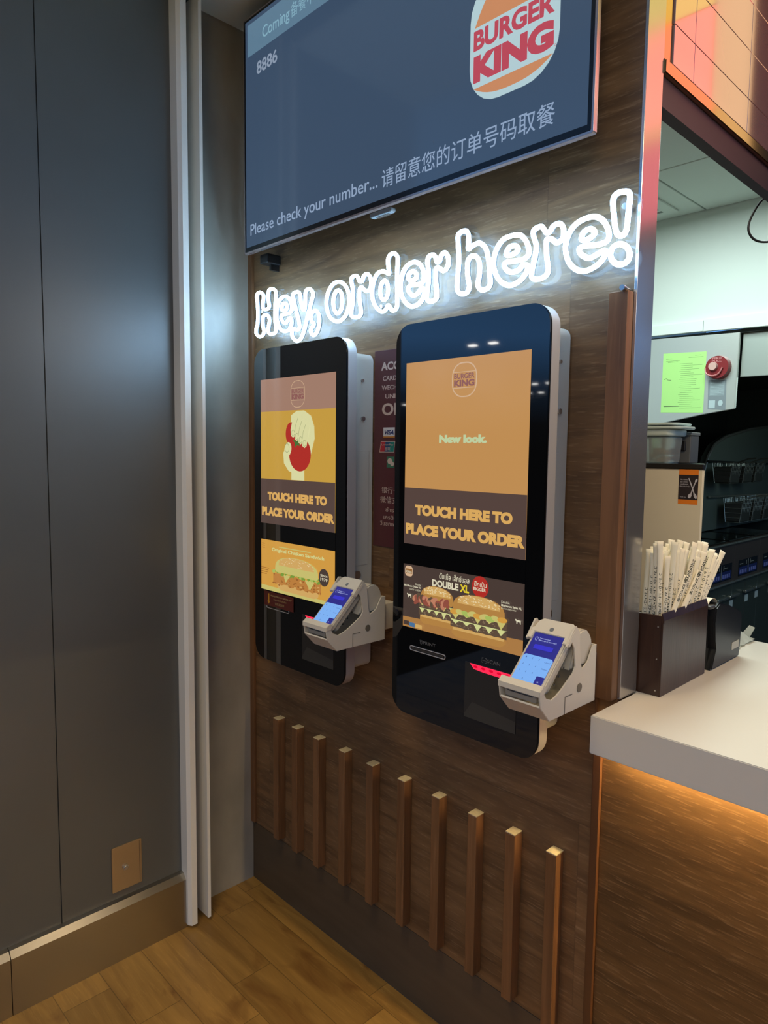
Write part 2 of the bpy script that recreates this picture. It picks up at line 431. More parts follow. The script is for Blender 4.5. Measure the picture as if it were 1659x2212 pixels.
struct('floor', box(BM(), -0.66, 4.5, 0.0, 5.3, -0.05, 0.0), mat('kitchen_floor', s(90, 84, 78), 0.5))

# ---------------------------------------------------------------- sockets and switch plate
t = thing('wall_plate', 'small square steel access plate with a round button low on the dark wall', 'wall plate', (0.05, -0.476, 0.267))
bm = BM(); prism(bm, rrect(-0.521, -0.431, 0.200, 0.337, 0.003), 'X', 0.05, 0.0555, 0.001)
pl = obj('plate', bm, mat('warm_steel', s(186, 168, 140), 0.3, 0.8), t)
bm = BM(); box(bm, 0.0553, 0.0562, -0.438, -0.4372, 0.204, 0.333); obj('engraved_line', bm, M_groove, t)
bm = BM(); cyl(bm, (0.0550, -0.482, 0.268), (0.059, -0.482, 0.268), 0.009, 20); b_ = obj('button', bm, M_steel, t, smooth=True)
bm = BM(); cyl(bm, (0.059, -0.482, 0.268), (0.0615, -0.482, 0.268), 0.0055, 16, 0.004); obj('button_cap', bm, M_steel, b_, smooth=True)

# ---------------------------------------------------------------- ten oak slats
SX = [0.163, 0.263, 0.371, 0.491, 0.609, 0.732, 0.854, 0.972, 1.082, 1.190]
def slat():
    t = thing('oak_slat', '', 'slat', (SX[0] + 0.0135, 0, 0.225), 'oak slats on the lower wall')
    bm = BM(); box(bm, SX[0], SX[0] + 0.027, -0.030, 0.0, 0.225, 0.631, 0.0015); obj('batten', bm, M_slat, t)
    bm = BM(); box(bm, SX[0] + 0.0006, SX[0] + 0.0264, -0.0296, -0.0004, 0.631, 0.6335, 0.0006); obj('end_grain', bm, M_slattop, t, label='pale sawn top end')
    return t
names = ['first oak slat from the left corner, nearest the grey wall', 'second oak slat from the left corner', 'third oak slat from the left corner',
         'fourth oak slat from the left corner', 'fifth oak slat from the left, left of the middle', 'sixth oak slat from the left, just right of the middle',
         'fourth oak slat from the right, below the larger kiosk', 'third oak slat from the right, below the larger kiosk', 'second oak slat from the right, next to last before the counter', 'rightmost oak slat, closest to the counter']
s0 = slat(); s0['label'] = names[0]
kids = list(s0.children)
for i in range(1, 10):
    c = s0.copy(); COL.objects.link(c); c.location.x = SX[i] + 0.0135; c['label'] = names[i]
    for k in kids:
        d = k.copy(); COL.objects.link(d); d.parent = c

# ---------------------------------------------------------------- kiosk graphics
E_org1 = flat('display_orange', (190, 140, 82)); E_org2 = flat('display_yellow', (194, 152, 62)); E_pink = flat('display_pink_brown', (158, 122, 104))
E_band = flat('display_brown_band', (84, 66, 60)); E_head = flat('display_headline', (214, 166, 92)); E_cream = flat('display_cream', (214, 212, 158))
E_mint = flat('display_mint', (188, 204, 158)); E_logo = flat('display_logo_line', (206, 172, 138)); E_logt = flat('display_logo_text', (138, 88, 84))
E_red = flat('display_red', (172, 44, 36)); E_green = flat('display_green', (70, 112, 52)); E_line = flat('display_line', (130, 140, 96))
E_dk = flat('display_dark_brown', (72, 58, 52)); E_white = flat('display_white', (216, 208, 180)); E_yel = flat('display_lemon', (220, 196, 50))
E_bun = flat('display_bun', (176, 128, 66)); E_bunl = flat('display_bun_light', (206, 164, 96)); E_bund = flat('display_bun_dark', (140, 96, 50))
E_pat = flat('display_patty', (92, 74, 58)); E_patl = flat('display_patty_light', (128, 108, 84)); E_bac = flat('display_bacon', (142, 76, 62)); E_bacl = flat('display_bacon_light', (186, 124, 96))
E_chs = flat('display_cheese', (196, 186, 108)); E_chs2 = flat('display_cheese_pale', (206, 208, 140)); E_sed = flat('display_seed', (228, 206, 158)); E_let = flat('display_lettuce', (118, 150, 58)); E_letl = flat('display_lettuce_light', (164, 184, 92))
E_tab = flat('display_table', (168, 120, 66)); E_fry = flat('display_fried_chicken', (184, 124, 60)); E_fryd = flat('display_fried_dark', (150, 96, 44)); E_gold2 = flat('display_amber', (206, 152, 66))
E_mar = mat('maroon_sticker', s(96, 40, 32), 0.4); E_blue = flat('display_blue', (70, 110, 150))

def ring_logo(A, u, v, w, h, line, textm, lw=0.0022, full=False):
    A.line(rrect(u - w / 2, u + w / 2, v - h / 2, v + h / 2, w * 0.42, 8), lw, line, closed=True)
    A.text('BURGER', u - w * .43, u + w * .43, v + h * 0.03, v + h * 0.19, textm, 0.03)
    A.text('KING', u - w * .43, u + w * .43, v - h * 0.20, v + h * 0.0, textm, 0.05)
    A.line([(u - w * .46, v + h * .23), (u + w * .46, v + h * .23)], lw * .5, line); A.line([(u - w * .46, v - h * .24), (u + w * .46, v - h * .24)], lw * .5, line)

def fistart(A, u, v, k):
    # hand squeezing a tomato
    A.poly([(u - .031 * k, v - .086 * k), (u + .031 * k, v - .086 * k), (u + .030 * k, v - .040 * k), (u + .062 * k, v - .010 * k), (u + .079 * k, v + .035 * k), (u + .077 * k, v + .07 * k), (u + .062 * k, v + .10 * k), (u + .030 * k, v + .116 * k), (u - .005 * k, v + .116 * k),
            (u - .032 * k, v + .104 * k), (u - .034 * k, v + .060 * k), (u - .040 * k, v + .02 * k), (u - .072 * k, v - .006 * k), (u - .068 * k, v - .038 * k), (u - .045 * k, v - .060 * k), (u - .031 * k, v - .064 * k)], E_cream)
    A.ell(u + .010 * k, v - .010 * k, .052 * k, .050 * k, E_red); A.ell(u - .032 * k, v + .05 * k, .027 * k, .034 * k, E_red)
    A.ell(u - .010 * k, v + .030 * k, .030 * k, .030 * k, E_red)
    A.poly([(u - .024 * k, v + .034 * k), (u - .008 * k, v + .028 * k), (u + .006 * k, v + .036 * k), (u + .004 * k, v + .024 * k), (u + .012 * k, v + .014 * k), (u - .004 * k, v + .016 * k), (u - .014 * k, v + .010 * k), (u - .014 * k, v + .022 * k)], E_green)
    A.ell(u - .048 * k, v + .004 * k, .017 * k, .022 * k, E_cream, tilt=-.4)
    A.line([(u - .052 * k + .011 * k * math.cos(a * .5), v + .008 * k + .013 * k * math.sin(a * .5)) for a in range(13)], .0012, E_line)
    for q in range(4):
        cx, cy = u - .022 * k + q * .0185 * k, v + .062 * k - q * .010 * k
        A.poly([(cx - .012 * k, cy), (cx - .010 * k, cy - .018 * k), (cx, cy - .024 * k), (cx + .010 * k, cy - .018 * k), (cx + .014 * k, cy), (cx + .024 * k, cy + .040 * k), (cx + .002 * k, cy + .045 * k)], E_cream)
        A.line([(cx + .007 * k * math.cos(a * .5), cy - .010 * k + .009 * k * math.sin(a * .5)) for a in range(13)], .0011, E_line)
        if q: A.line([(cx - .010 * k, cy + .002 * k), (cx - .006 * k, cy + .022 * k), (cx + .006 * k, cy + .044 * k)], .0011, E_line)

def wob(n, f): return [f(i / (n - 1)) for i in range(n)]
def bun_top(A, u0, u1, v0, h, seeds=30, m=E_bun, rnd=random.Random(3)):
    um, r = (u0 + u1) / 2, (u1 - u0) / 2
    pts = wob(22, lambda t: (um - r * math.cos(math.pi * t), v0 + h * math.sin(math.pi * t) ** .62))
    A.poly(pts + [(u1 - .004, v0 - .006), (u0 + .004, v0 - .006)], m)
    A.poly([(um - r * .82 * math.cos(math.pi * t), v0 + h * .35 + h * .62 * math.sin(math.pi * t) ** .7) for t in [i / 15 for i in range(16)]], E_bunl)
    for i in range(seeds):
        a = rnd.uniform(-.8, .8); b = rnd.uniform(.42, .94)
        if b > math.sqrt(1 - a * a) ** .8: continue
        A.ell(um + r * a, v0 + h * b, .0022, .0010, E_sed, 8, rnd.uniform(-.6, .6), up=False)
    A.k += 1
def burger_b(A, u0, u1, v0, v1, bacon):
    rnd = random.Random(int(u0 * 1000)); h = v1 - v0; w = u1 - u0
    A.poly(wob(12, lambda t: (u0 + w * t, v0 + h * .22)) + [(u1, v0 + h * .10), (u1 - w * .08, v0 + .002), (u0 + w * .1, v0), (u0, v0 + h * .08)], E_bun)
    A.poly([(u0 + w * .02, v0 + h * .16), (u1 - w * .02, v0 + h * .16), (u1 - w * .02, v0 + h * .22), (u0 + w * .02, v0 + h * .22)], E_bunl)
    def patty(y, th):
        top = wob(16, lambda t: (u0 - .004 + (w + .008) * t, v0 + h * y + h * th + rnd.uniform(-.0015, .0015)))
        bot = wob(16, lambda t: (u1 + .004 - (w + .008) * t, v0 + h * y + rnd.uniform(-.0015, .0015)))
        A.poly(top + bot, E_pat)
        for i in range(26): A.ell(u0 + w * rnd.random(), v0 + h * (y + th * rnd.uniform(.1, .9)), rnd.uniform(.001, .004), rnd.uniform(.0006, .0014), E_patl, 7, up=False)
        A.k += 1
    def cheese(y, m):
        n = 5; p = [(u0 - .005, v0 + h * y), (u1 + .005, v0 + h * y)]
        for i in range(n):
            x = u1 + .005 - (w + .01) * (i + .5) / n
            p += [(x + w * .07, v0 + h * (y - .02)), (x, v0 + h * (y - rnd.uniform(.07, .17))), (x - w * .07, v0 + h * (y - .02))]
        A.poly(p, m)
    patty(.22, .13); cheese(.39, E_chs2); patty(.40, .12); cheese(.55, E_chs)
    bun_top(A, u0 + w * .02, u1 - w * .01, v0 + h * .64, h * .36, 60, rnd=rnd)
    if bacon:
        for i in range(34):
            x = u0 - .018 + (w * 1.0) * i / 33; y = v0 + h * .60 + rnd.uniform(-.008, .007)
            A.ell(x, y, rnd.uniform(.007, .012), rnd.uniform(.005, .009), rnd.choice([E_bac, E_bacl, E_bac, E_pat]), 9, rnd.uniform(-1, 1))
    else:
        for i in range(9):
            A.ell(u0 + w * (.05 + .9 * i / 8), v0 + h * .585 + rnd.uniform(-.003, .003), .013, .006, rnd.choice([E_chs, E_letl, E_gold2]), 12, rnd.uniform(-.3, .3))

KY = -0.123; KZ0, KZ1 = 0.869, 1.792
def kiosk(x0, label, group, which):
    x1 = x0 + 0.420
    t = thing('order_kiosk', label, 'kiosk', (x0 + .21, 0, KZ0), group)
    bm = BM(); prism(bm, rrect(x0, x1, KZ0, KZ1, 0.044, 10), 'Y', KY, KY + 0.006, 0.0012)
    obj('glass_front', bm, M_black, t, smooth=True)
    bm = BM(); prism(bm, rrect(x0 + .0004, x1 - .0004, KZ0 + .0004, KZ1 - .0004, 0.044, 10), 'Y', KY + 0.0062, KY + 0.036, 0.001)
    obj('rim', bm, M_alu, t, smooth=True, label='satin aluminium rim')
    bx0, bx1 = x0 + 0.028, x1 - 0.028
    bm = BM(); prism(bm, rrect(bx0, bx1, KZ0 + 0.034, KZ1 - 0.034, 0.020, 6), 'Y', KY + 0.036, -0.002, 0.002)
    bk = obj('back_box', bm, M_box, t, smooth=True, label='white metal housing')
    bm = BM(); box(bm, bx1, bx1 + .0015, -0.072, -0.018, 1.19, 1.50, .0006); obj('service_panel', bm, M_box, bk)
    for (yy, zz, rr) in ((-.045, 1.685, .004), (-.042, 1.585, .006), (-.06, 1.165, .012)):
        bm = BM(); cyl(bm, (bx1, yy, zz), (bx1 + .006, yy, zz), rr, 16); obj('lock' if rr > .01 else 'screw', bm, M_steel, bk, smooth=True)
    if which == 2:
        bm = BM()
        for i in range(5):
            for j in range(9): cyl(bm, (bx1 + .0008, -.075 + i * .006, 1.34 + j * .007), (bx1 + .0013, -.075 + i * .006, 1.34 + j * .007), .0015, 8)
        obj('vent_holes', bm, M_groove, bk)
    dx0 = x0 + .036; dx1 = dx0 + .343
    bm = BM(); box(bm, dx0, dx1, KY - .0006, KY + .001, 1.083, 1.703)
    dsp = obj('display', bm, M_black, t)
    A = Art((0, KY - .0006, 0), step=.0001); um = (dx0 + dx1) / 2
    if which == 1:
        A.rect(dx0, dx1, 1.283, 1.703, E_org2); A.rect(dx0, dx1, 1.610, 1.703, E_pink)
        ring_logo(A, um + .008, 1.654, .063, .072, E_logo, E_logt, .0016)
    else:
        A.rect(dx0, dx1, 1.283, 1.703, E_org1)
        ring_logo(A, um + .002, 1.655, .066, .072, E_logo, E_logt, .0028)
    A.rect(dx0, dx1, 1.283, 1.415, E_band)
    A.done('upper_picture', dsp)
    words(dsp, 'headline', (0, KY - .0016, 0), 'TOUCH HERE TO', um - .136, um + .138, 1.352, 1.377, E_head, 0.068)
    words(dsp, 'headline', (0, KY - .0016, 0), 'PLACE YOUR ORDER', dx0 + .006, dx1 - .002, 1.306, 1.332, E_head, 0.068)
    A = Art((0, KY - .0018, 0), step=.00008)
    if which == 1: fistart(A, um + .010, 1.4975, .95); A.done('hand_and_tomato_picture', dsp)
    else: A.text('New look.', um - .066, um + .067, 1.519, 1.537, E_mint, 0.065); A.done('slogan', dsp)
    A = Art((0, KY - .0008, 0), step=.00005)
    z0, z1 = 1.083, 1.234
    if which == 1:
        A.rect(dx0, dx1, z0, z1, E_gold2); A.poly([(dx0, z0), (dx1, z0), (dx1, z0 + .010), (dx0, z0 + .014)], E_chs)
        A.text('Original Chicken Sandwich', dx0 + .055, dx1 - .045, 1.200, 1.213, E_chs2, 0.03)
        A.line([(dx0 + .09, 1.218), (dx0 + .24, 1.218)], .003, E_chs)
        a0, a1 = dx0 + .062, dx0 + .285; r = random.Random(5)
        A.poly([(a0 + .02, z0 + .03), (a1 - .01, z0 + .03), (a1 - .012, z0 + .014), (a1 - .03, z0 + .008), (a0 + .04, z0 + .009), (a0 + .022, z0 + .016)], E_bunl)
        A.poly(wob(18, lambda q: (a0 + (a1 - a0) * q, 1.138 + r.uniform(-.004, .003))) + wob(18, lambda q: (a1 - (a1 - a0) * q, 1.108 + r.uniform(-.004, .003))), E_fry)
        for i in range(60): A.ell(a0 + (a1 - a0) * r.random(), r.uniform(1.106, 1.138), r.uniform(.002, .007), r.uniform(.0012, .003), r.choice([E_fryd, E_bunl, E_fryd]), 7, up=False)
        A.k += 1
        A.poly([(a0 + .05, 1.140), (a0 + .085, 1.140), (a0 + .06, 1.118)], E_chs); A.poly([(a0 + .15, 1.138), (a0 + .195, 1.138), (a0 + .175, 1.112)], E_chs)
        for i in range(34): A.ell(a0 + .002 + (a1 - a0 - .004) * i / 33, 1.144 + r.uniform(-.006, .006), r.uniform(.004, .009), r.uniform(.003, .006), r.choice([E_let, E_letl, E_let]), 8, r.uniform(-1, 1))
        bun_top(A, a0 + .012, a1 - .01, 1.150, .044, 50, E_chs)
        A.ell(dx0 + .300, 1.157, .022, .024, E_dk); A.text('Since', dx0 + .285, dx0 + .315, 1.159, 1.166, E_white, .02); A.text('1979', dx0 + .285, dx0 + .315, 1.147, 1.156, E_white, .02)
        for q in range(4): A.line([(dx0 + .004, 1.150 - q * .006), (dx0 + .044 - q * .004, 1.150 - q * .006)], .0018, E_fryd)
        for q in range(3): A.line([(dx0 + .008, 1.222 - q * .006), (dx0 + .022, 1.222 - q * .006)], .0018, E_fryd)
    else:
        A.rect(dx0, dx1, z0, z1, E_dk)
        A.poly([(dx0, z0), (dx1, z0), (dx1, z0 + .034), (dx0, z0 + .024)], E_tab)
        A.rr(dx0 + .005, dx0 + .030, 1.205, 1.230, .008, E_logo); A.rect(dx0 + .007, dx0 + .028, 1.212, 1.223, E_bund); A.text('KING', dx0 + .0085, dx0 + .0265, 1.213, 1.219, E_white, .02)
        A.text('ดับเบิ้ล เอ็กซ์แอล', dx0 + .113, dx0 + .200, 1.213, 1.228, E_white, .01)
        A.text('DOUBLE', dx0 + .092, dx0 + .170, 1.193, 1.209, E_white, .045); A.text('XL', dx0 + .174, dx0 + .200, 1.192, 1.209, E_yel, .05)
        A.ell(dx0 + .230, 1.211, .0225, .0235, E_red); A.text('บิ๊กเบิ้ม', dx0 + .214, dx0 + .247, 1.211, 1.223, E_white, .01); A.text('BIGGER', dx0 + .212, dx0 + .246, 1.202, 1.209, E_white, .03)
        burger_b(A, dx0 + .056, dx0 + .158, z0 + .018, 1.193, True)
        burger_b(A, dx0 + .155, dx0 + .300, z0 + .006, 1.191, False)
        A.text('Double', dx0 + .289, dx0 + .310, 1.187, 1.192, E_white, .0); A.text('Mushroom Swiss XL', dx0 + .289, dx0 + .340, 1.180, 1.185, E_white, .03)
        A.text('ดับเบิ้ล มัชรูมสวิส', dx0 + .289, dx0 + .327, 1.1735, 1.1785, E_white, .0); A.text('Double', dx0 + .043, dx0 + .060, 1.188, 1.192, E_white, .0)
        A.text('BBQ Bacon Cheese XL', dx0 + .006, dx0 + .060, 1.181, 1.186, E_white, .03); A.text('ดับเบิ้ล บาร์บีคิว', dx0 + .024, dx0 + .060, 1.1745, 1.1795, E_white, .0)
        for cx, cy in ((dx0 + .024, 1.162), (dx0 + .333, 1.156)):      # little cow marks
            A.poly([(cx - .007, cy + .004), (cx - .003, cy + .002), (cx + .006, cy + .002), (cx + .006, cy - .006), (cx + .004, cy - .006), (cx + .0035, cy - .002), (cx - .002, cy - .002), (cx - .0025, cy - .006), (cx - .0045, cy - .006), (cx - .005, cy - .001), (cx - .008, cy + .001)], E_white)
        A.rect(dx0 + .006, dx0 + .024, z0 + .006, z0 + .016, E_dk); A.rect(dx0 + .025, dx0 + .043, z0 + .004, z0 + .014, E_blue); A.rect(dx0 + .045, dx0 + .066, z0 + .004, z0 + .013, E_bunl)
    A.done('burger_advert', dsp)
    # printed marks, scanner window and receipt slot
    if which == 2:
        M_mark = mat('grey_print', s(112, 112, 112), 0.5)
        words(t, 'print_word', (0, KY, 0), 'PRINT', x0 + .102, x0 + .141, 1.051, 1.0585, M_mark, .005)
        A = Art((0, KY, 0))
        A.line([(x0 + .092, 1.0585), (x0 + .100, 1.0585), (x0 + .099, 1.052), (x0 + .0975, 1.050), (x0 + .0945, 1.050), (x0 + .093, 1.052)], .0011, M_mark, closed=True)
        A.line([(x0 + .0935, 1.0555), (x0 + .0985, 1.0555)], .0010, M_mark)
        A.done('print_symbol', t); words(t, 'scan_word', (0, KY, 0), 'SCAN', x0 + .289, x0 + .323, 1.0495, 1.0575, M_mark, .005)
        A = Art((0, KY, 0))
        for p_ in ([(x0 + .275, 1.055), (x0 + .275, 1.058), (x0 + .279, 1.058)], [(x0 + .283, 1.058), (x0 + .287, 1.058), (x0 + .287, 1.055)], [(x0 + .275, 1.051), (x0 + .275, 1.048), (x0 + .279, 1.048)], [(x0 + .283, 1.048), (x0 + .287, 1.048), (x0 + .287, 1.051)], [(x0 + .274, 1.053), (x0 + .288, 1.053)]):
            A.line(p_, .0010, M_mark)
        A.done('scan_symbol', t)
        bm = BM(); loop = smoothpath([(x0 + .066, KY - .001, 1.0345), (x0 + .062, KY - .001, 1.036)], 1, False)
        pts = [(p[0], KY - .0008, p[1]) for p in rrect(x0 + .061, x0 + .171, 1.0295, 1.0395, .0045, 5)]
        tube(bm, pts, .0011, 6, closed=True); sl = obj('receipt_slot', bm, M_alu, t, label='chrome outlined receipt slot')
        bm = BM(); box(bm, x0 + .066, x0 + .166, KY - .0007, KY, 1.032, 1.037); obj('slot_opening', bm, M_groove, sl)
        bm = BM(); box(bm, x0 + .05, x0 + .192, KY - .0004, KY, .9190, .9200); obj('hatch_line', bm, mat('hatch_line', s(2, 2, 2), .8), t)
        wx0, wx1, wz0, wz1 = x0 + .229, x0 + .366, .915, 1.040
    else:
        wx0, wx1, wz0, wz1 = x0 + .237, x0 + .374, .911, 1.040
    M_win = mat('scanner_window', s(52, 50, 48), 0.12)
    bm = BM(); box(bm, wx0, wx1, KY - .0008, KY + .001, wz0, wz1, .0004); wn = obj('scanner_window', bm, M_win, t)
    A = Art((0, KY - .0008, 0)); A.poly([(wx0, wz0), (wx1, wz0), (wx1, wz0 + .026), (wx0 + .022, wz0 + .038), (wx0, wz0 + .006)], mat('window_lower_facet', s(66, 64, 60), .2)); A.done('mirror_facet', wn)
    A = Art((0, KY - .001, 0)); M_led = mat('red_scanner_light', (0, 0, 0, 1), .3, emit=(1.0, 0.02, 0.07, 1), es=1.3)
    A.poly([(wx0 + .014, wz1 - .001), (wx1 - .001, wz1 - .001), (wx1 - .001, wz1 - .013), (wx1 - .03, wz1 - .015), (wx0 + .05, wz1 - .014), (wx0 + .025, wz1 - .012)], M_led)
    for i in range(5): A.ell(wx0 + .03 + i * .021, wz1 - .006, .006, .003, mat('led_core', (0, 0, 0, 1), .3, emit=(.75, .0, .03, 1), es=1.0), 12)
    A.done('red_light_bar', wn, label='glowing red light bar')
    return t, dsp

k1, d1 = kiosk(0.203, 'self-order kiosk in the left corner showing a hand holding a tomato', 'self-order kiosks', 1)
k2, d2 = kiosk(0.800, 'self-order kiosk on the right reading New look, nearest the counter', 'self-order kiosks', 2)
# maroon notice stuck on the left kiosk
A = Art((0, KY - .0022, 0)); A.rect(.256, .402, 1.037, 1.080, E_mar)
M_cr = mat('cream_print', s(190, 160, 110), .5); M_am = mat('amber_print', s(214, 150, 40), .5)
A.poly([(.277, 1.074), (.283, 1.074), (.283, 1.052), (.287, 1.052), (.280, 1.042), (.273, 1.052), (.277, 1.052)], M_am)
A.text('PLEASE PICK UP ORDER SLIP', .290, .393, 1.067, 1.0715, M_cr, .02); A.text('กรุณารับใบสั่งซื้อ', .305, .368, 1.0555, 1.063, M_cr, 0); A.text('请在此取单', .312, .358, 1.044, 1.052, M_cr, 0)
o = A.done('notice_sticker', None); tag(o, 'small maroon notice with a yellow arrow stuck on the left kiosk', 'sticker')
bm = BM(); pts = [(p[0], KY - .0012, p[1]) for p in rrect(.268, .378, 1.0295, 1.0375, .004, 5)]; tube(bm, pts, .001, 6, closed=True); obj('receipt_slot', bm, M_alu, k1)

# ---------------------------------------------------------------- card terminals on brackets
def terminal(label, xr):
    X0, X1 = xr - 0.090, xr
    t = thing('card_terminal', label, 'card terminal', (xr - .045, -.063, 1.012), 'card terminals')
    rim = [(-.063, 1.0125), (-.063, 1.124), (-.067, 1.128), (-.075, 1.128)]
    # side cheek: from back plate round the belly, with an arm over the top and a cut-out
    cheek = [(-.063, 1.0125), (-.063, 1.126), (-.078, 1.127), (-.096, 1.098), (-.116, 1.088), (-.122, 1.100), (-.126, 1.135), (-.128, 1.160), (-.140, 1.1745), (-.148, 1.1750), (-.1765, 1.1425), (-.172, 1.1375), (-.156, 1.146), (-.148, 1.134), (-.142, 1.098), (-.150, 1.086), (-.190, 1.063), (-.206, 1.056), (-.222, 1.052), (-.238, 1.058), (-.247, 1.072), (-.258, 1.078), (-.261, 1.070), (-.257, 1.045), (-.226, 1.0125)]
    bm = BM(); prism(bm, cheek, 'X', X1 - .003, X1, .0008); prism(bm, cheek, 'X', X0, X0 + .003, .0008)
    # belly, back plate
    prism(bm, [(-.063, 1.0125), (-.226, 1.0125), (-.257, 1.045), (-.2555, 1.048), (-.225, 1.0155), (-.063, 1.0155)], 'X', X0 + .002, X1 - .002, .0004)
    box(bm, X0, X1, -.066, -.063, 1.0125, 1.126, .001)
    box(bm, X0 + .005, X1 - .02, -.063, -.004, 1.03, 1.10, .003)
    holder = obj('holder', bm, M_ivory, t, smooth=True)
    # front lip bar and top hood
    bm = BM(); prism(bm, [(-.262, 1.066), (-.262, 1.076), (-.250, 1.084), (-.240, 1.080), (-.245, 1.068)], 'X', X0 - .001, X1 + .001, .001); obj('front_lip', bm, M_ivory, holder, smooth=True)
    ux, uz = (-.160 + .242), (1.152 - 1.073); L_ = math.hypot(ux, uz); U = Vector((0, ux / L_, uz / L_)); Nn = Vector((0, -uz / L_, ux / L_))
    S0 = Vector((0, -.242, 1.073))
    def Q(x, u, n): v = S0 + U * u + Nn * n; return (x, v.y, v.z)
    def slab(bm, outline, n0, n1, bev=.001):
        A_ = [bm.verts.new(Q(x, u, n0)) for x, u in outline]; B_ = [bm.verts.new(Q(x, u, n1)) for x, u in outline]
        fs = [bm.faces.new(A_), bm.faces.new(B_[::-1])] + [bm.faces.new([A_[(i + 1) % len(A_)], A_[i], B_[i], B_[(i + 1) % len(A_)]]) for i in range(len(A_))]
        bmesh.ops.recalc_face_normals(bm, faces=fs)
        if bev: bmesh.ops.bevel(bm, geom=list(set(e for f in fs[:2] for e in f.edges)), offset=bev, segments=2, affect='EDGES')
    bm = BM()
    slab(bm, [(X0 - .001, .098), (X0 - .001, .120), (X0 + .006, .124), (X0 + .010, .140), (X0 + .018, .146), (X1 - .008, .146), (X1 + .001, .138), (X1 + .001, .100), (X1 - .012, .100), (X1 - .0125, .1135), (X0 + .012, .1135), (X0 + .010, .098)], -.006, .004)
    obj('top_hood', bm, M_ivory, holder, smooth=True)
    bm = BM(); cyl(bm, Q((X0 + X1) / 2, .124, .0038), Q((X0 + X1) / 2, .124, .0046), .0045, 16); obj('screw', bm, M_steel, holder)
    bm = BM(); cyl(bm, (X1 - .001, -.125, 1.053), (X1 + .0012, -.125, 1.053), .0085, 20); cb = obj('cable_hole_cover', bm, mat('tan_grey', s(120, 112, 96), .5), holder)
    bm = BM(); box(bm, X1, X1 + .0006, -.176, -.1745, 1.0135, 1.046); box(bm, X1, X1 + .0006, -.176, -.15, 1.0455, 1.047); obj('seam', bm, mat('shadow_gap', s(120, 112, 98), .6), holder)
    # device
    bm = BM(); slab(bm, rrect(X0 + .006, X1 - .006, -.004, .140, .007, 4), -.014, -.001, .002)
    M_dev = mat('ivory_device', s(214, 206, 188), .35)
    dev = obj('terminal_body', bm, M_dev, t, smooth=True)
    bm = BM(); slab(bm, rrect(X0 + .012, X1 - .012, .004, .130, .012, 4), -.034, -.012, .006); obj('grip', bm, mat('ivory_grip', s(200, 192, 172), .4), dev, smooth=True)
    bm = BM(); pr = [(-.105 + .034 * math.cos(a), 1.125 + .036 * math.sin(a)) for a in [math.radians(d) for d in range(-70, 200, 15)]] ; prism(bm, pr + [(-.15, 1.09)], 'X', X0 + .010, X1 - .006, .003); obj('printer_hump', bm, M_dev, dev, smooth=True)
    A = Art(S0, (1, 0, 0), U, Nn)
    sx0, sx1 = X0 + .012, X1 - .013
    A.k = 0; A.rect(sx0, sx1, 0, .1135, flat('terminal_navy', (44, 42, 132), 1.0)); 
    A.k = 2
    tb, tn, tl = flat('terminal_sky', (122, 172, 236), 1.05), flat('terminal_navy', (44, 42, 132)), flat('terminal_white', (176, 186, 236))
    A.poly([(sx0, 0), (sx1, 0), (sx1, .060), (sx1 - .004, .064), (sx0 + .004, .064), (sx0, .060)], tb)
    A.rect(sx1 - .017, sx1, 0, .024, tn)
    A.rr(sx0 + .012, sx1 - .012, .078, .088, .002, flat('terminal_button', (54, 50, 196)))
    A.line([(sx0 + .010 + .003 * math.cos(a), .1 + .004 * math.sin(a)) for a in [i * .7 for i in range(9)]], .0008, tl)
    A.text('Transaction ready', sx0 + .016, sx0 + .040, .1005, .1035, tl, .02); A.text('Please tap or insert card', sx0 + .016, sx1 - .010, .0955, .099, tl, .02)
    tk = flat('terminal_key', (70, 96, 160))
    keys = '123456789'
    for i, ch in enumerate(keys):
        cu, cv = sx0 + .008 + (i % 3) * .014, .055 - (i // 3) * .015
        A.text(ch, cu, cu + .0022, cv, cv + .0034, tk, 0, up=False)
    A.text('0', sx0 + .022, sx0 + .0242, .010, .0134, tk, 0); A.text('Cancel', sx1 - .015, sx1 - .003, .053, .056, tk, 0); A.text('Delete', sx1 - .015, sx1 - .003, .038, .041, tk, 0); A.text('OK', sx1 - .0105, sx1 - .0065, .010, .013, tl, .02)
    scr = A.done('screen', dev, label='lit blue keypad screen')
    bm = BM(); prism(bm, [(-.253, 1.050), (-.256, 1.064), (-.247, 1.069), (-.235, 1.060), (-.236, 1.048)], 'X', X0 + .010, X1 - .010, .002); cs = obj('card_reader_nose', bm, mat('grey_device', s(168, 162, 148), .4), dev, smooth=True)
    bm = BM(); box(bm, X0 + .018, X1 - .018, -.2565, -.2535, 1.0605, 1.0618); obj('card_slot', bm, M_groove, cs)
    for k_, (yy, zz) in enumerate(((-.19, 1.085), (-.205, 1.073), (-.175, 1.098))):
        bm = BM(); box(bm, X1 - .0065, X1 - .0055, yy, yy + .004, zz, zz + .004, .0003); obj('side_button', bm, M_rubber, dev)
    return t
terminal('ivory card terminal with a lit keypad beside the left kiosk', 0.713)
terminal('ivory card terminal with a lit keypad beside the right kiosk, next to the counter', 1.310)

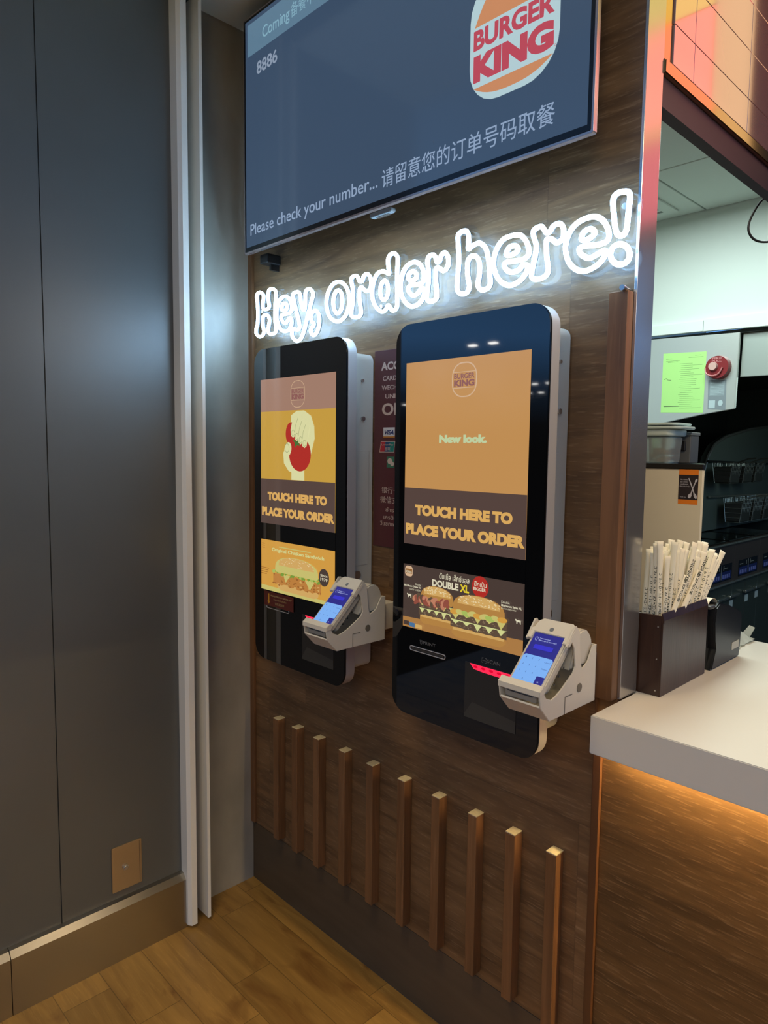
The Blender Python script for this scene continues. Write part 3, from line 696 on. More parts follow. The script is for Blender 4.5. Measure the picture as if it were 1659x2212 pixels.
# ---------------------------------------------------------------- notice poster on the wall between the kiosks
t = thing('payment_poster', 'maroon payment notice on the oak wall between the two kiosks', 'poster', (.72, 0, 1.24))
bm = BM(); box(bm, .600, .860, -.003, 0, 1.242, 1.765, .0005); obj('board', bm, mat('maroon_board', s(86, 44, 46), .35), t)
M_pw = mat('poster_print', s(196, 176, 164), .5)
words(t, 'poster_line', (0, -.003, 0), 'ACCEPT', .625, .745, 1.712, 1.734, M_pw, .04); words(t, 'poster_line', (0, -.003, 0), 'CARD / E-WALLET', .632, .790, 1.685, 1.697, M_pw, .02)
words(t, 'poster_line', (0, -.003, 0), 'WECHAT / ALIPAY', .628, .790, 1.661, 1.673, M_pw, .02); words(t, 'poster_line', (0, -.003, 0), 'UNIONPAY', .642, .760, 1.638, 1.650, M_pw, .02); words(t, 'poster_line', (0, -.003, 0), 'ONLY', .630, .780, 1.594, 1.626, M_pw, .03)
words(t, 'poster_line', (0, -.003, 0), '银行卡 支付宝', .632, .770, 1.387, 1.404, M_pw, 0); words(t, 'poster_line', (0, -.003, 0), '微信支付 云闪付', .627, .790, 1.361, 1.379, M_pw, 0)
words(t, 'poster_line', (0, -.003, 0), 'ชำระด้วยบัตร', .648, .770, 1.338, 1.350, M_pw, 0); words(t, 'poster_line', (0, -.003, 0), 'เครดิต / อีวอลเล็ท', .641, .780, 1.318, 1.330, M_pw, 0); words(t, 'poster_line', (0, -.003, 0), 'วีแชทเพย์ และอาลีเพย์', .627, .790, 1.300, 1.312, M_pw, 0)

A = Art((0, -.0036, 0)); A.rect(.637, .680, 1.535, 1.562, mat('card_white', s(206, 206, 210), .5)); A.rect(.637, .680, 1.535, 1.539, mat('card_gold', s(180, 120, 50), .5)); A.text('VISA', .642, .676, 1.543, 1.555, mat('card_navy', s(32, 38, 96), .5), .03, .3); A.done('visa_badge', t)
A = Art((0, -.0036, 0)); A.poly([(.622, 1.496), (.678, 1.496), (.682, 1.526), (.628, 1.526)], M_pw); A.poly([(.6245, 1.498), (.642, 1.498), (.646, 1.524), (.629, 1.524)], mat('union_red', s(170, 40, 50), .5)); A.poly([(.642, 1.498), (.660, 1.498), (.664, 1.524), (.646, 1.524)], mat('union_blue', s(30, 70, 110), .5)); A.poly([(.660, 1.498), (.677, 1.498), (.680, 1.524), (.664, 1.524)], mat('union_green', s(30, 120, 110), .5))
A.text('UnionPay', .631, .676, 1.513, 1.519, M_pw, .01); A.text('银联', .645, .665, 1.501, 1.510, M_pw, 0); A.done('card_badge', t)
A = Art((0, -.0036, 0)); A.rect(.651, .680, 1.456, 1.485, mat('chat_green', s(60, 110, 84), .5)); A.ell(.663, 1.473, .009, .008, M_pw); A.ell(.672, 1.466, .007, .006, M_pw); A.done('chat_pay_badge', t)

# ---------------------------------------------------------------- neon lettering
NEON = [
('H', [(0.104, 1.973), (0.109, 1.984), (0.125, 1.985), (0.141, 1.974), (0.139, 1.957), (0.136, 1.943), (0.143, 1.932), (0.164, 1.93), (0.172, 1.939), (0.166, 1.957), (0.166, 1.975), (0.172, 1.985), (0.188, 1.986), (0.204, 1.978), (0.207, 1.964), (0.204, 1.945), (0.202, 1.919), (0.202, 1.895), (0.205, 1.872), (0.207, 1.858), (0.196, 1.852), (0.176, 1.853), (0.164, 1.863), (0.168, 1.878), (0.173, 1.894), (0.167, 1.908), (0.152, 1.913), (0.139, 1.91), (0.136, 1.897), (0.138, 1.88), (0.143, 1.864), (0.135, 1.853), (0.118, 1.851), (0.101, 1.862), (0.1, 1.876), (0.108, 1.894), (0.11, 1.924), (0.108, 1.95)]),
('e', [(0.254, 1.954), (0.231, 1.95), (0.217, 1.935), (0.21, 1.911), (0.214, 1.886), (0.228, 1.863), (0.251, 1.852), (0.273, 1.855), (0.285, 1.869), (0.284, 1.885), (0.274, 1.888), (0.268, 1.882), (0.256, 1.876), (0.244, 1.88), (0.235, 1.89), (0.234, 1.898), (0.242, 1.902), (0.259, 1.902), (0.279, 1.904), (0.287, 1.912), (0.284, 1.93), (0.273, 1.945)]),
('e', [(0.238, 1.917), (0.237, 1.927), (0.245, 1.934), (0.258, 1.932), (0.263, 1.923), (0.259, 1.915), (0.248, 1.913)]),
('y', [(0.292, 1.951), (0.3, 1.958), (0.317, 1.957), (0.326, 1.95), (0.329, 1.937), (0.333, 1.92), (0.339, 1.906), (0.346, 1.902), (0.35, 1.911), (0.351, 1.929), (0.351, 1.946), (0.357, 1.956), (0.372, 1.957), (0.384, 1.948), (0.386, 1.937), (0.379, 1.92), (0.369, 1.898), (0.359, 1.876), (0.351, 1.855), (0.342, 1.837), (0.33, 1.822), (0.314, 1.817), (0.298, 1.824), (0.288, 1.836), (0.288, 1.849), (0.298, 1.854), (0.314, 1.849), (0.324, 1.855), (0.323, 1.867), (0.318, 1.882), (0.311, 1.898), (0.303, 1.918), (0.296, 1.938)]),
(',', [(0.392, 1.893), (0.381, 1.888), (0.376, 1.877), (0.382, 1.865), (0.391, 1.858), (0.387, 1.851), (0.378, 1.845), (0.377, 1.837), (0.384, 1.828), (0.395, 1.826), (0.406, 1.834), (0.414, 1.85), (0.416, 1.868), (0.412, 1.883), (0.402, 1.891)]),
('o', [(0.543, 1.896), (0.536, 1.874), (0.522, 1.858), (0.502, 1.851), (0.481, 1.855), (0.462, 1.868), (0.45, 1.889), (0.447, 1.913), (0.454, 1.935), (0.47, 1.951), (0.49, 1.957), (0.511, 1.953), (0.529, 1.939), (0.54, 1.919)]),
('o', [(0.515, 1.901), (0.513, 1.888), (0.507, 1.878), (0.499, 1.873), (0.49, 1.874), (0.483, 1.882), (0.478, 1.893), (0.476, 1.907), (0.479, 1.92), (0.485, 1.93), (0.493, 1.934), (0.501, 1.933), (0.509, 1.926), (0.514, 1.914)]),
('r', [(0.554, 1.959), (0.567, 1.961), (0.577, 1.956), (0.582, 1.945), (0.594, 1.943), (0.6, 1.954), (0.613, 1.958), (0.625, 1.947), (0.629, 1.931), (0.624, 1.917), (0.61, 1.915), (0.6, 1.921), (0.591, 1.928), (0.584, 1.921), (0.584, 1.9), (0.588, 1.878), (0.591, 1.862), (0.583, 1.853), (0.567, 1.853), (0.553, 1.859), (0.552, 1.872), (0.556, 1.891), (0.558, 1.917), (0.554, 1.939), (0.55, 1.951)]),
('d', [(0.712, 1.991), (0.698, 1.99), (0.69, 1.979), (0.692, 1.96), (0.695, 1.945), (0.685, 1.949), (0.669, 1.955), (0.651, 1.951), (0.639, 1.936), (0.633, 1.914), (0.636, 1.888), (0.652, 1.865), (0.671, 1.854), (0.685, 1.858), (0.692, 1.867), (0.7, 1.861), (0.708, 1.852), (0.721, 1.854), (0.725, 1.867), (0.724, 1.9), (0.723, 1.941), (0.725, 1.973), (0.721, 1.984)]),
('d', [(0.692, 1.904), (0.69, 1.894), (0.686, 1.886), (0.68, 1.883), (0.673, 1.884), (0.668, 1.889), (0.664, 1.898), (0.663, 1.909), (0.665, 1.919), (0.67, 1.926), (0.676, 1.93), (0.682, 1.929), (0.688, 1.923), (0.691, 1.914)]),
('e', [(0.783, 1.957), (0.761, 1.954), (0.744, 1.939), (0.736, 1.914), (0.739, 1.887), (0.754, 1.865), (0.774, 1.853), (0.797, 1.855), (0.813, 1.868), (0.817, 1.885), (0.807, 1.891), (0.796, 1.881), (0.78, 1.878), (0.767, 1.887), (0.762, 1.898), (0.773, 1.904), (0.796, 1.902), (0.812, 1.906), (0.814, 1.925), (0.803, 1.946)]),
('e', [(0.763, 1.92), (0.764, 1.931), (0.776, 1.936), (0.787, 1.93), (0.791, 1.921), (0.784, 1.916), (0.773, 1.915)]),
('r', [(0.825, 1.952), (0.831, 1.962), (0.844, 1.962), (0.852, 1.953), (0.855, 1.944), (0.863, 1.945), (0.868, 1.956), (0.878, 1.961), (0.888, 1.952), (0.891, 1.936), (0.886, 1.924), (0.876, 1.92), (0.865, 1.927), (0.856, 1.931), (0.852, 1.922), (0.853, 1.899), (0.856, 1.876), (0.856, 1.862), (0.847, 1.856), (0.832, 1.857), (0.825, 1.865), (0.826, 1.88), (0.829, 1.903), (0.829, 1.926), (0.826, 1.942)]),
('h', [(0.934, 1.998), (0.946, 1.992), (0.95, 1.974), (0.949, 1.955), (0.961, 1.96), (0.98, 1.962), (0.998, 1.948), (1.007, 1.921), (1.011, 1.889), (1.013, 1.869), (1.006, 1.86), (0.99, 1.859), (0.979, 1.87), (0.982, 1.891), (0.983, 1.914), (0.975, 1.932), (0.959, 1.938), (0.948, 1.926), (0.949, 1.897), (0.954, 1.873), (0.948, 1.86), (0.932, 1.859), (0.919, 1.871), (0.92, 1.902), (0.922, 1.937), (0.919, 1.972), (0.919, 1.992)]),
('e', [(1.078, 1.959), (1.047, 1.957), (1.027, 1.937), (1.021, 1.907), (1.036, 1.874), (1.064, 1.857), (1.091, 1.862), (1.107, 1.877), (1.11, 1.89), (1.098, 1.893), (1.087, 1.885), (1.068, 1.884), (1.053, 1.894), (1.052, 1.906), (1.073, 1.906), (1.099, 1.905), (1.112, 1.914), (1.108, 1.934), (1.095, 1.952)]),
('e', [(1.054, 1.924), (1.062, 1.937), (1.077, 1.937), (1.085, 1.929), (1.077, 1.922), (1.064, 1.92)]),
('r', [(1.121, 1.953), (1.128, 1.962), (1.142, 1.962), (1.152, 1.949), (1.161, 1.948), (1.17, 1.958), (1.184, 1.959), (1.193, 1.947), (1.192, 1.929), (1.179, 1.923), (1.165, 1.933), (1.155, 1.934), (1.154, 1.92), (1.157, 1.893), (1.161, 1.874), (1.155, 1.862), (1.138, 1.858), (1.122, 1.863), (1.121, 1.877), (1.126, 1.899), (1.13, 1.925)]),
('e', [(1.258, 1.956), (1.227, 1.953), (1.207, 1.937), (1.199, 1.911), (1.206, 1.882), (1.225, 1.862), (1.248, 1.856), (1.273, 1.864), (1.286, 1.878), (1.285, 1.887), (1.272, 1.884), (1.253, 1.879), (1.235, 1.889), (1.23, 1.901), (1.243, 1.904), (1.268, 1.901), (1.289, 1.904), (1.292, 1.919), (1.28, 1.943)]),
('e', [(1.234, 1.919), (1.239, 1.931), (1.253, 1.934), (1.263, 1.925), (1.255, 1.918), (1.243, 1.915)]),
('!', [(1.321, 1.987), (1.305, 1.987), (1.298, 1.976), (1.301, 1.949), (1.305, 1.924), (1.311, 1.911), (1.322, 1.908), (1.328, 1.919), (1.33, 1.947), (1.332, 1.972), (1.33, 1.982)]),
('!', [(1.336, 1.87), (1.334, 1.861), (1.327, 1.856), (1.318, 1.855), (1.308, 1.859), (1.3, 1.868), (1.297, 1.878), (1.3, 1.887), (1.306, 1.892), (1.316, 1.893), (1.326, 1.888), (1.333, 1.88)])]

t = thing('neon_sign', 'white neon lettering Hey, order here! on clear acrylic above the kiosks', 'neon sign', (.72, 0, 1.80))
M_neon = mat('neon_white', (0.8, 0.85, 0.9, 1), 0.4, emit=(0.42, 0.70, 1.0, 1), es=23.0)
allp = []
nm = {'H': 'letter_h_capital', ',': 'comma', '!': 'exclamation_mark'}
for ch, pts in NEON:
    P_ = smoothpath([(x, -.046, z) for x, z in pts], 4, True); allp += [(p.x, p.z) for p in P_]
    rr = .0048 if pts[0][0] < .72 else .0052
    bm = BM(); tube(bm, P_, rr, 8, closed=True, flat_=1.0)
    obj(nm.get(ch, 'letter_' + ch), bm, M_neon, t, smooth=True)
    bm = BM(); tube(bm, [(p.x, -.0385, p.z) for p in P_], rr * .5, 6, closed=True)
    obj('tube_backing', bm, mat('neon_silicone', s(60, 66, 74), .5, emit=(0.72, 0.86, 1.0, 1), es=0.1), t, smooth=True)
# clear acrylic cut around the letters (marching squares on a distance field)
def field(x, z):
    d = min((x - a) ** 2 + (z - b) ** 2 for a, b in near(x, z))
    v = .0165 - math.sqrt(d)
    zb = 1.838 + (x - .42) * .055          # connecting bars between the words
    if .12 < x < 1.33: v = max(v, .022 - abs(z - zb + .012))
    return v
buck = {}
for a, b in allp: buck.setdefault((int(a / .03), int(b / .03)), []).append((a, b))
def near(x, z):
    i, j = int(x / .03), int(z / .03); r_ = []
    for di in (-1, 0, 1):
        for dj in (-1, 0, 1): r_ += buck.get((i + di, j + dj), [])
    return r_ or [(99, 99)]
G = .0045; nx, nz = int(1.30 / G), int(.26 / G); ox, oz = .062, 1.762
F_ = [[field(ox + i * G, oz + j * G) for j in range(nz + 1)] for i in range(nx + 1)]
bm = BM(); VC = {}
def vtx(key, x, z):
    if key not in VC: VC[key] = bm.verts.new((x, -.031, z))
    return VC[key]
for i in range(nx):
    for j in range(nz):
        cs = [(i, j), (i + 1, j), (i + 1, j + 1), (i, j + 1)]; poly = []
        for q in range(4):
            (a, b), (c, d) = cs[q], cs[(q + 1) % 4]; va, vb = F_[a][b], F_[c][d]
            if va > 0: poly.append(vtx((a, b), ox + a * G, oz + b * G))
            if (va > 0) != (vb > 0):
                f_ = va / (va - vb); key = tuple(sorted(((a, b), (c, d))))
                poly.append(vtx(key, ox + (a + (c - a) * f_) * G, oz + (b + (d - b) * f_) * G))
        if len(poly) >= 3:
            try: bm.faces.new(poly)
            except ValueError: pass
g = bmesh.ops.extrude_face_region(bm, geom=list(bm.faces)); 
for v in [e for e in g['geom'] if isinstance(e, bmesh.types.BMVert)]: v.co.y += .005
bmesh.ops.recalc_face_normals(bm, faces=bm.faces)
m = bpy.data.materials.new('clear_acrylic'); m.use_nodes = True; nt = m.node_tree
nt.nodes.remove(nt.nodes['Principled BSDF'])
tr = nt.nodes.new('ShaderNodeBsdfTransparent'); tr.inputs[0].default_value = (.96, .98, 1, 1); gl = nt.nodes.new('ShaderNodeBsdfGlossy'); gl.inputs['Roughness'].default_value = .04
mx = nt.nodes.new('ShaderNodeMixShader'); mx.inputs[0].default_value = .008; tr.inputs[0].default_value = (.94, .97, 1, 1)
nt.links.new(tr.outputs[0], mx.inputs[1]); nt.links.new(gl.outputs[0], mx.inputs[2]); nt.links.new(mx.outputs[0], nt.nodes['Material Output'].inputs[0])
obj('acrylic_panel', bm, m, t, label='clear acrylic backing cut round the letters')
for (x, z) in ((.115, 1.93), (.245, 1.80), (.43, 1.80), (.655, 1.87), (.92, 2.0), (1.316, 1.965), (1.318, 1.815), (1.13, 1.80)):
    bm = BM(); cyl(bm, (x, -.026, z), (x, -.001, z), .004, 12); cyl(bm, (x, -.036, z), (x, -.026, z), .0055, 14); obj('standoff', bm, M_steel, t, smooth=True)

# ---------------------------------------------------------------- order status screen
t = thing('order_screen', 'wall mounted order status screen with a burger logo above the neon sign', 'screen', (.69, 0, 2.09))
TVY = -.09
bm = BM(); prism(bm, rrect(.105, 1.277, 2.093, 2.768, .004, 3), 'Y', TVY, TVY + .013, .0008); obj('bezel', bm, mat('gunmetal_bezel', s(206, 190, 190), .18, .8), t, smooth=True)
bm = BM(); prism(bm, rrect(.110, 1.272, 2.098, 2.763, .003, 3), 'Y', TVY - .0006, TVY + .002, 0); obj('screen_border', bm, mat('tv_border', s(24, 26, 34), .2), t)
bm = BM(); prism(bm, rrect(.16, 1.22, 2.12, 2.72, .01, 3), 'Y', TVY + .013, TVY + .048, .002); obj('rear_casing', bm, M_rubber, t, smooth=True)
bm = BM(); box(bm, .118, 1.264, TVY - .001, TVY + .001, 2.110, 2.756); M_tv = flat('tv_slate', (58, 76, 99), rough=.12)
pn = obj('screen_panel', bm, M_tv, t)
bm = BM(); box(bm, .35, 1.0, -.042, 0, 2.28, 2.6); obj('mounting_plate', bm, M_rubber, t)
bm = BM(); box(bm, .135, .175, -.055, -.004, 2.066, 2.094, .003); box(bm, .150, .160, -.03, 0, 2.05, 2.08); obj('bracket', bm, M_rubber, t)
M_tvband = flat('tv_band', (92, 122, 144)); M_tvw = flat('tv_lettering', (140, 160, 188)); M_tvc = flat('tv_coming', (128, 168, 186)); M_tvn = flat('tv_number', (136, 150, 170))
A = Art((0, TVY - .001, 0)); A.rect(.130, .72, 2.655, 2.744, M_tvband); A.done('status_band', pn)
TO = (0, TVY - .0014, 0)
words(pn, 'status_word', TO, 'Coming', .207, .338, 2.670, 2.712, M_tvc, .01); words(pn, 'status_word', TO, '备餐中', .343, .445, 2.678, 2.716, M_tvc)
words(pn, 'order_number', TO, '8886', .178, .280, 2.590, 2.626, M_tvn, .02)
words(pn, 'status_line', TO, 'Please check your number...', .141, .697, 2.131, 2.174, M_tvw, .006); words(pn, 'status_line', TO, '请留意您的订单号码取餐', .712, 1.194, 2.134, 2.178, M_tvw, .003)
A = Art((0, TVY - .0016, 0)); lb, lo, lr = flat('tv_logo_white', (176, 202, 208)), flat('tv_logo_orange', (198, 134, 92)), flat('tv_logo_red', (182, 70, 86))
A.rr(.980, 1.199, 2.229, 2.480, .078, lb)
def bunshape(u0, u1, v0, v1, topside):
    w = u1 - u0; n = 16
    arc = [(u0 + w * i / n, (v0 + (v1 - v0) * (1 - abs(2 * i / n - 1) ** 2.6)) if topside else (v1 - (v1 - v0) * (1 - abs(2 * i / n - 1) ** 2.6))) for i in range(n + 1)]
    return arc if not topside else arc[::-1]
A.poly(bunshape(.992, 1.186, 2.388, 2.468, True), lo); A.poly(bunshape(.992, 1.186, 2.241, 2.266, False), lo)
A.text('BURGER', .990, 1.187, 2.341, 2.382, lr, .045); A.text('KING', .991, 1.187, 2.276, 2.331, lr, .065)
A.line([(1.191 + .002 * math.cos(a), 2.279 + .002 * math.sin(a)) for a in [i * .8 for i in range(9)]], .0006, lr)
A.done('burger_logo', pn)
# clear sensor lens under the screen
t = thing('infrared_sensor', 'small clear oval sensor hanging under the order screen', 'sensor', (.675, -.05, 2.093))
bm = BM(); prism(bm, rrect(.635, .715, 2.089, 2.1005, .005, 4), 'Y', -.060, -.045, .001); obj('lens', bm, mat('frosted_lens', s(190, 200, 206), .15), t, smooth=True)
bm = BM(); box(bm, .655, .70, -.056, -.046, 2.086, 2.0895, .001); obj('led_row', bm, M_steel, t)

# ---------------------------------------------------------------- counter
t = thing('service_counter', 'white counter on an oak front, lit from below, right of the partition', 'counter', (2.1, .2, 0))
bm = BM(); prism(bm, [(1.334, -.12), (3.6, -.12), (3.6, .69), (1.236, .69), (1.236, .0695), (1.334, .0695)], 'Z', .929, 1.004, .0015); obj('worktop', bm, M_worktop, t)
bm = BM(); box(bm, 1.3025, 3.6, -.004, -.0005, 0, .9285); obj('front_panel', bm, M_front, t)
bm = BM(); box(bm, 1.334, 3.6, -.026, -.016, .9250, .9288); obj('led_strip', bm, mat('warm_led', (1, .8, .5, 1), .5, emit=(1.0, .72, .34, 1), es=210), t, label='warm light strip under the worktop')

# ---------------------------------------------------------------- straw box and straws
M_wal = wood('walnut', s(48, 28, 20), s(66, 42, 30), s(84, 56, 42), 'Z', None, rough=.3, pores=.3)
t = thing('straw_holder', 'dark walnut open box full of wrapped straws at the corner of the counter', 'straw box', (1.355, .19, 1.004))
bx = (1.322, 1.381, .072, .302)
bm = BM(); prism(bm, [(.072, 1.004), (.302, 1.004), (.302, 1.160), (.072, 1.160)], 'X', bx[1] - .004, bx[1], .0006); sp = obj('side_panel', bm, M_wal, t)
bm = BM(); prism(bm, [(.072, 1.004), (.302, 1.004), (.302, 1.172), (.072, 1.172)], 'X', bx[0], bx[0] + .004, .0006); obj('side_panel', bm, M_wal, t)
bm = BM(); box(bm, bx[0] + .004, bx[1] - .004, .0725, .077, 1.004, 1.172, .0006); fp = obj('end_panel', bm, M_wal, t)
bm = BM(); box(bm, bx[0] + .004, bx[1] - .004, .297, .3015, 1.004, 1.172, .0006); obj('end_panel', bm, M_wal, t)
bm = BM(); box(bm, bx[0] + .004, bx[1] - .004, .077, .297, 1.004, 1.010); obj('bottom', bm, M_wal, t)
bm = BM(); prism(bm, [(bx[1] - .004, 1.158), (bx[1] + .0015, 1.158), (bx[1] + .0015, 1.163), (bx[1] - .003, 1.177), (bx[1] - .005, 1.177)], 'Y', .073, .300, .0005); obj('top_rail', bm, M_wal, t)
for zz in (1.149, 1.082, 1.016):
    bm = BM(); tube(bm, [(1.371, .073, zz), (1.371, .0705, zz)], [.0022, .0014], 12); obj('screw', bm, M_steel, fp)
M_str = mat('straw_paper', s(238, 228, 202), .7); M_ink = mat('green_black_ink', s(44, 50, 36), .7)
def straw_mesh(L_, w):
    bm = BM(); rings = []
    prof_ = [(0, w * 1.15, .0006), (.006, w * 1.1, .0010), (.016, w, w * .55), (L_ - .020, w, w * .55), (L_ - .008, w * 1.15, .0010), (L_, w * 1.2, .0006)]
    for z, a, b in prof_: rings.append([bm.verts.new((a * math.cos(q * math.pi / 5), b * math.sin(q * math.pi / 5), z)) for q in range(10)])
    for i in range(len(rings) - 1):
        for k in range(10): bm.faces.new([rings[i][k], rings[i][(k + 1) % 10], rings[i + 1][(k + 1) % 10], rings[i + 1][k]])
    bm.faces.new(rings[0][::-1]); bm.faces.new(rings[-1])
    me = bpy.data.meshes.new('wrapped_straw'); bm.to_mesh(me); bm.free(); me.materials.append(M_str)
    for p in me.polygons: p.use_smooth = True
    return me
st_me = [straw_mesh(L_, .0060) for L_ in (.252, .270, .286, .165)]
V_, F2 = text_geo('100% COMPOSTABLE  NO PLASTIC', .03, 0)
me_t = bpy.data.meshes.new('printed_text')
me_t.from_pydata([((b - .5) * .0072, -.0036 + .0014 * (2 * abs(b - .5)) ** 2, .100 + a * .105) for a, b in V_], [], F2); me_t.materials.append(M_ink)
rs = random.Random(11)
GL = 'paper wrapped straw standing in the walnut box with many alike'
def put_straw(k, x, y, z, yt, xt, twist, label):
    # foot at (x, y, z), leaning so that its tip comes out near (xt, yt)
    L_ = (.252, .270, .286, .165)[k]; dy, dx = yt - y, xt - x
    dz = math.sqrt(max(L_ * L_ - dy * dy - dx * dx, .01)); d_ = Vector((dx, dy, dz)).normalized()
    o = bpy.data.objects.new('wrapped_straw', st_me[k]); COL.objects.link(o); o.location = (x, y, z)
    q = Vector((0, 0, 1)).rotation_difference(d_); o.rotation_mode = 'QUATERNION'
    o.rotation_quaternion = q @ Matrix.Rotation(twist, 4, 'Z').to_quaternion()
    o['label'] = label; o['category'] = 'straw'; o['group'] = 'wrapped straws in the walnut box'
    d = bpy.data.objects.new('printed_text', me_t); COL.objects.link(d); d.parent = o
def fan(k, x, yr, ang, tipz, xt, label, tw):
    # passes the box rim at (yr, 1.172), leaning by ang towards the printer, tip at height tipz
    L_ = (.252, .270, .286, .165)[k]; t_ = math.tan(ang); c_ = math.cos(ang)
    tipz = max(tipz, 1.0125 + L_ * c_)
    fz = tipz - L_ * c_; fy = max(yr - (1.172 - fz) * t_, .083); yt = yr + (tipz - 1.172) * t_
    put_straw(k, x, fy, fz, yt, xt, tw, label)
for i in range(88):
    f_ = (i % 22) / 21; r_ = i // 22
    yr = .088 + f_ * .200; x = 1.331 + r_ * .0122 + rs.uniform(-.0012, .0012)
    ang = math.radians(max(0, f_ * 34 + rs.uniform(-9, 7))) if f_ > .12 else math.radians(rs.uniform(0, 3))
    fan(rs.choice((0, 1, 1, 2)), x, yr, ang, 1.305 - .03 * f_ + rs.uniform(-.02, .022), max(1.336, x + rs.uniform(-.014, .006)), GL, rs.uniform(.2, 1.2))
fan(3, 1.371, .128, math.radians(38), 1.240, 1.380, 'short wrapped straw tilted at the front left of the box', .9)
fan(3, 1.371, .180, math.radians(42), 1.246, 1.381, 'short wrapped straw leaning right across the middle of the box', .9)
fan(2, 1.369, .286, math.radians(44), 1.276, 1.377, 'wrapped straw fanned out furthest right over the printer', .9)
fan(1, 1.366, .284, math.radians(36), 1.262, 1.376, 'wrapped straw fanned out at the right rim of the box', .9)

# ---------------------------------------------------------------- receipt printer
t = thing('receipt_printer', 'black receipt printer with a curl of paper on the counter behind the straws', 'printer', (1.34, .42, 1.004))
side = [(.330, 1.0045), (.505, 1.0045), (.512, 1.03), (.514, 1.108), (.500, 1.120), (.430, 1.143), (.365, 1.158), (.345, 1.150), (.338, 1.115), (.345, 1.070), (.352, 1.05)]
bm = BM(); prism(bm, side, 'X', 1.262, 1.385, .003); bd = obj('body', bm, M_rubber, t, smooth=True)
bm = BM(); prism(bm, [(.312, 1.0045), (.335, 1.0045), (.345, 1.050), (.336, 1.10), (.345, 1.150), (.318, 1.150), (.308, 1.10)], 'X', 1.262, 1.372, .003); obj('front_cover', bm, mat('gloss_black_plastic', s(14, 13, 14), .15), t, smooth=True)
bm = BM(); box(bm, 1.275, 1.384, .311, .338, 1.150, 1.158, .002); obj('cutter_bar', bm, mat('grey_plastic', s(80, 76, 74), .35), t)
bm = BM(); box(bm, 1.3852, 1.3858, .452, .498, 1.030, 1.048); obj('rating_label', bm, mat('silver_label', s(190, 184, 168), .5), bd)
# paper curl
bm = BM(); arc = [(.345 + .0 + .030 * math.cos(a) , 1.146 + .024 * math.sin(a)) for a in [math.radians(d) for d in range(0, 200, 14)]]
pp = [(y, z) for y, z in arc] + [(y * 1.0 + .0006, z - .0006) for y, z in reversed(arc)]
for i in range(len(arc) - 1):
    (y0, z0), (y1, z1) = arc[i], arc[i + 1]
    bm.faces.new([bm.verts.new((1.29, y0, z0)), bm.verts.new((1.375, y0, z0)), bm.verts.new((1.375, y1, z1)), bm.verts.new((1.29, y1, z1))])
bmesh.ops.remove_doubles(bm, verts=bm.verts, dist=1e-6); bmesh.ops.solidify(bm, geom=list(bm.faces), thickness=.0004)
obj('paper_curl', bm, mat('receipt_paper', s(236, 222, 196), .6), t, smooth=True)

# crumpled napkin on the far edge
bm = BM(); rn = random.Random(4); gx, gy = 9, 7; vs = []
for i in range(gx):
    for j in range(gy):
        vs.append(bm.verts.new((1.262 + .10 * i / 8 + rn.uniform(-.004, .004), .57 + .115 * j / 6 + rn.uniform(-.004, .004), 1.0055 + .034 * math.sin(math.pi * i / 8) * math.sin(math.pi * j / 6) + rn.uniform(0, .008))))
for i in range(gx - 1):
    for j in range(gy - 1): bm.faces.new([vs[i * gy + j], vs[(i + 1) * gy + j], vs[(i + 1) * gy + j + 1], vs[i * gy + j + 1]])
a = [bm.verts.new(p) for p in ((1.335, .665, 1.02), (1.352, .680, 1.012), (1.362, .688, 1.040), (1.350, .680, 1.046))]; bm.faces.new(a)
bmesh.ops.solidify(bm, geom=list(bm.faces), thickness=.0005)
o = obj('paper_napkin', bm, mat('tissue', s(226, 228, 216), .8), None, origin=(1.31, .62, 1.004), smooth=True); tag(o, 'crumpled white paper napkin at the back edge of the counter', 'napkin')

# ---------------------------------------------------------------- cream cabinet behind the partition
t = thing('cream_cabinet', 'tall cream cabinet with a black top seen behind the straws', 'cabinet', (1.02, .78, 0))
fp_ = [(.86, .66), (1.214, .66), (1.2185, .664), (1.128, .89), (.86, .89)]
bm = BM(); prism(bm, fp_, 'Z', 0, 1.4585, .003); obj('body', bm, mat('cream_lacquer', s(226, 212, 184), .35), t)
bm = BM(); prism(bm, [(.855, .657), (1.216, .657), (1.2205, .662), (1.129, .895), (.855, .895)], 'Z', 1.4595, 1.473, .002); obj('top', bm, M_rubber, t, label='thin black top')
A = Art((0, .6598, 0)); u0, u1 = 1.151, 1.205
A.rect(u0, u1, 1.361, 1.4585, mat('label_orange', s(236, 128, 30), .5)); A.rect(u0, u1, 1.374, 1.443, mat('label_black', s(40, 30, 34), .5))
lw = mat('label_print', s(196, 190, 196), .5)
A.text('Hot drinks', u0 + .004, u0 + .024, 1.4280, 1.4325, lw, 0); A.text('Soft drinks', u0 + .004, u0 + .025, 1.4215, 1.4260, lw, 0); A.text('Condiments', u0 + .004, u0 + .027, 1.4150, 1.4195, lw, 0); A.text('Here to help', u0 + .004, u0 + .031, 1.4085, 1.4130, lw, 0); A.text('Thank you', u0 + .005, u0 + .022, 1.3785, 1.383, lw, 0)
A.line([(u0 + .028, 1.434), (u0 + .040, 1.405), (u0 + .048, 1.380)], .003, lw); A.line([(u0 + .050, 1.432), (u0 + .040, 1.405), (u0 + .033, 1.380)], .003, lw)
A.ell(u0 + .033, 1.385, .0045, .007, lw, 14, -.4); A.ell(u0 + .048, 1.385, .004, .008, lw, 14, .4); A.ell(u0 + .049, 1.428, .003, .006, lw, 12, -.4)
o = A.done('cutlery_label', None); tag(o, 'orange and black label with crossed cutlery on the cream cabinet', 'label')

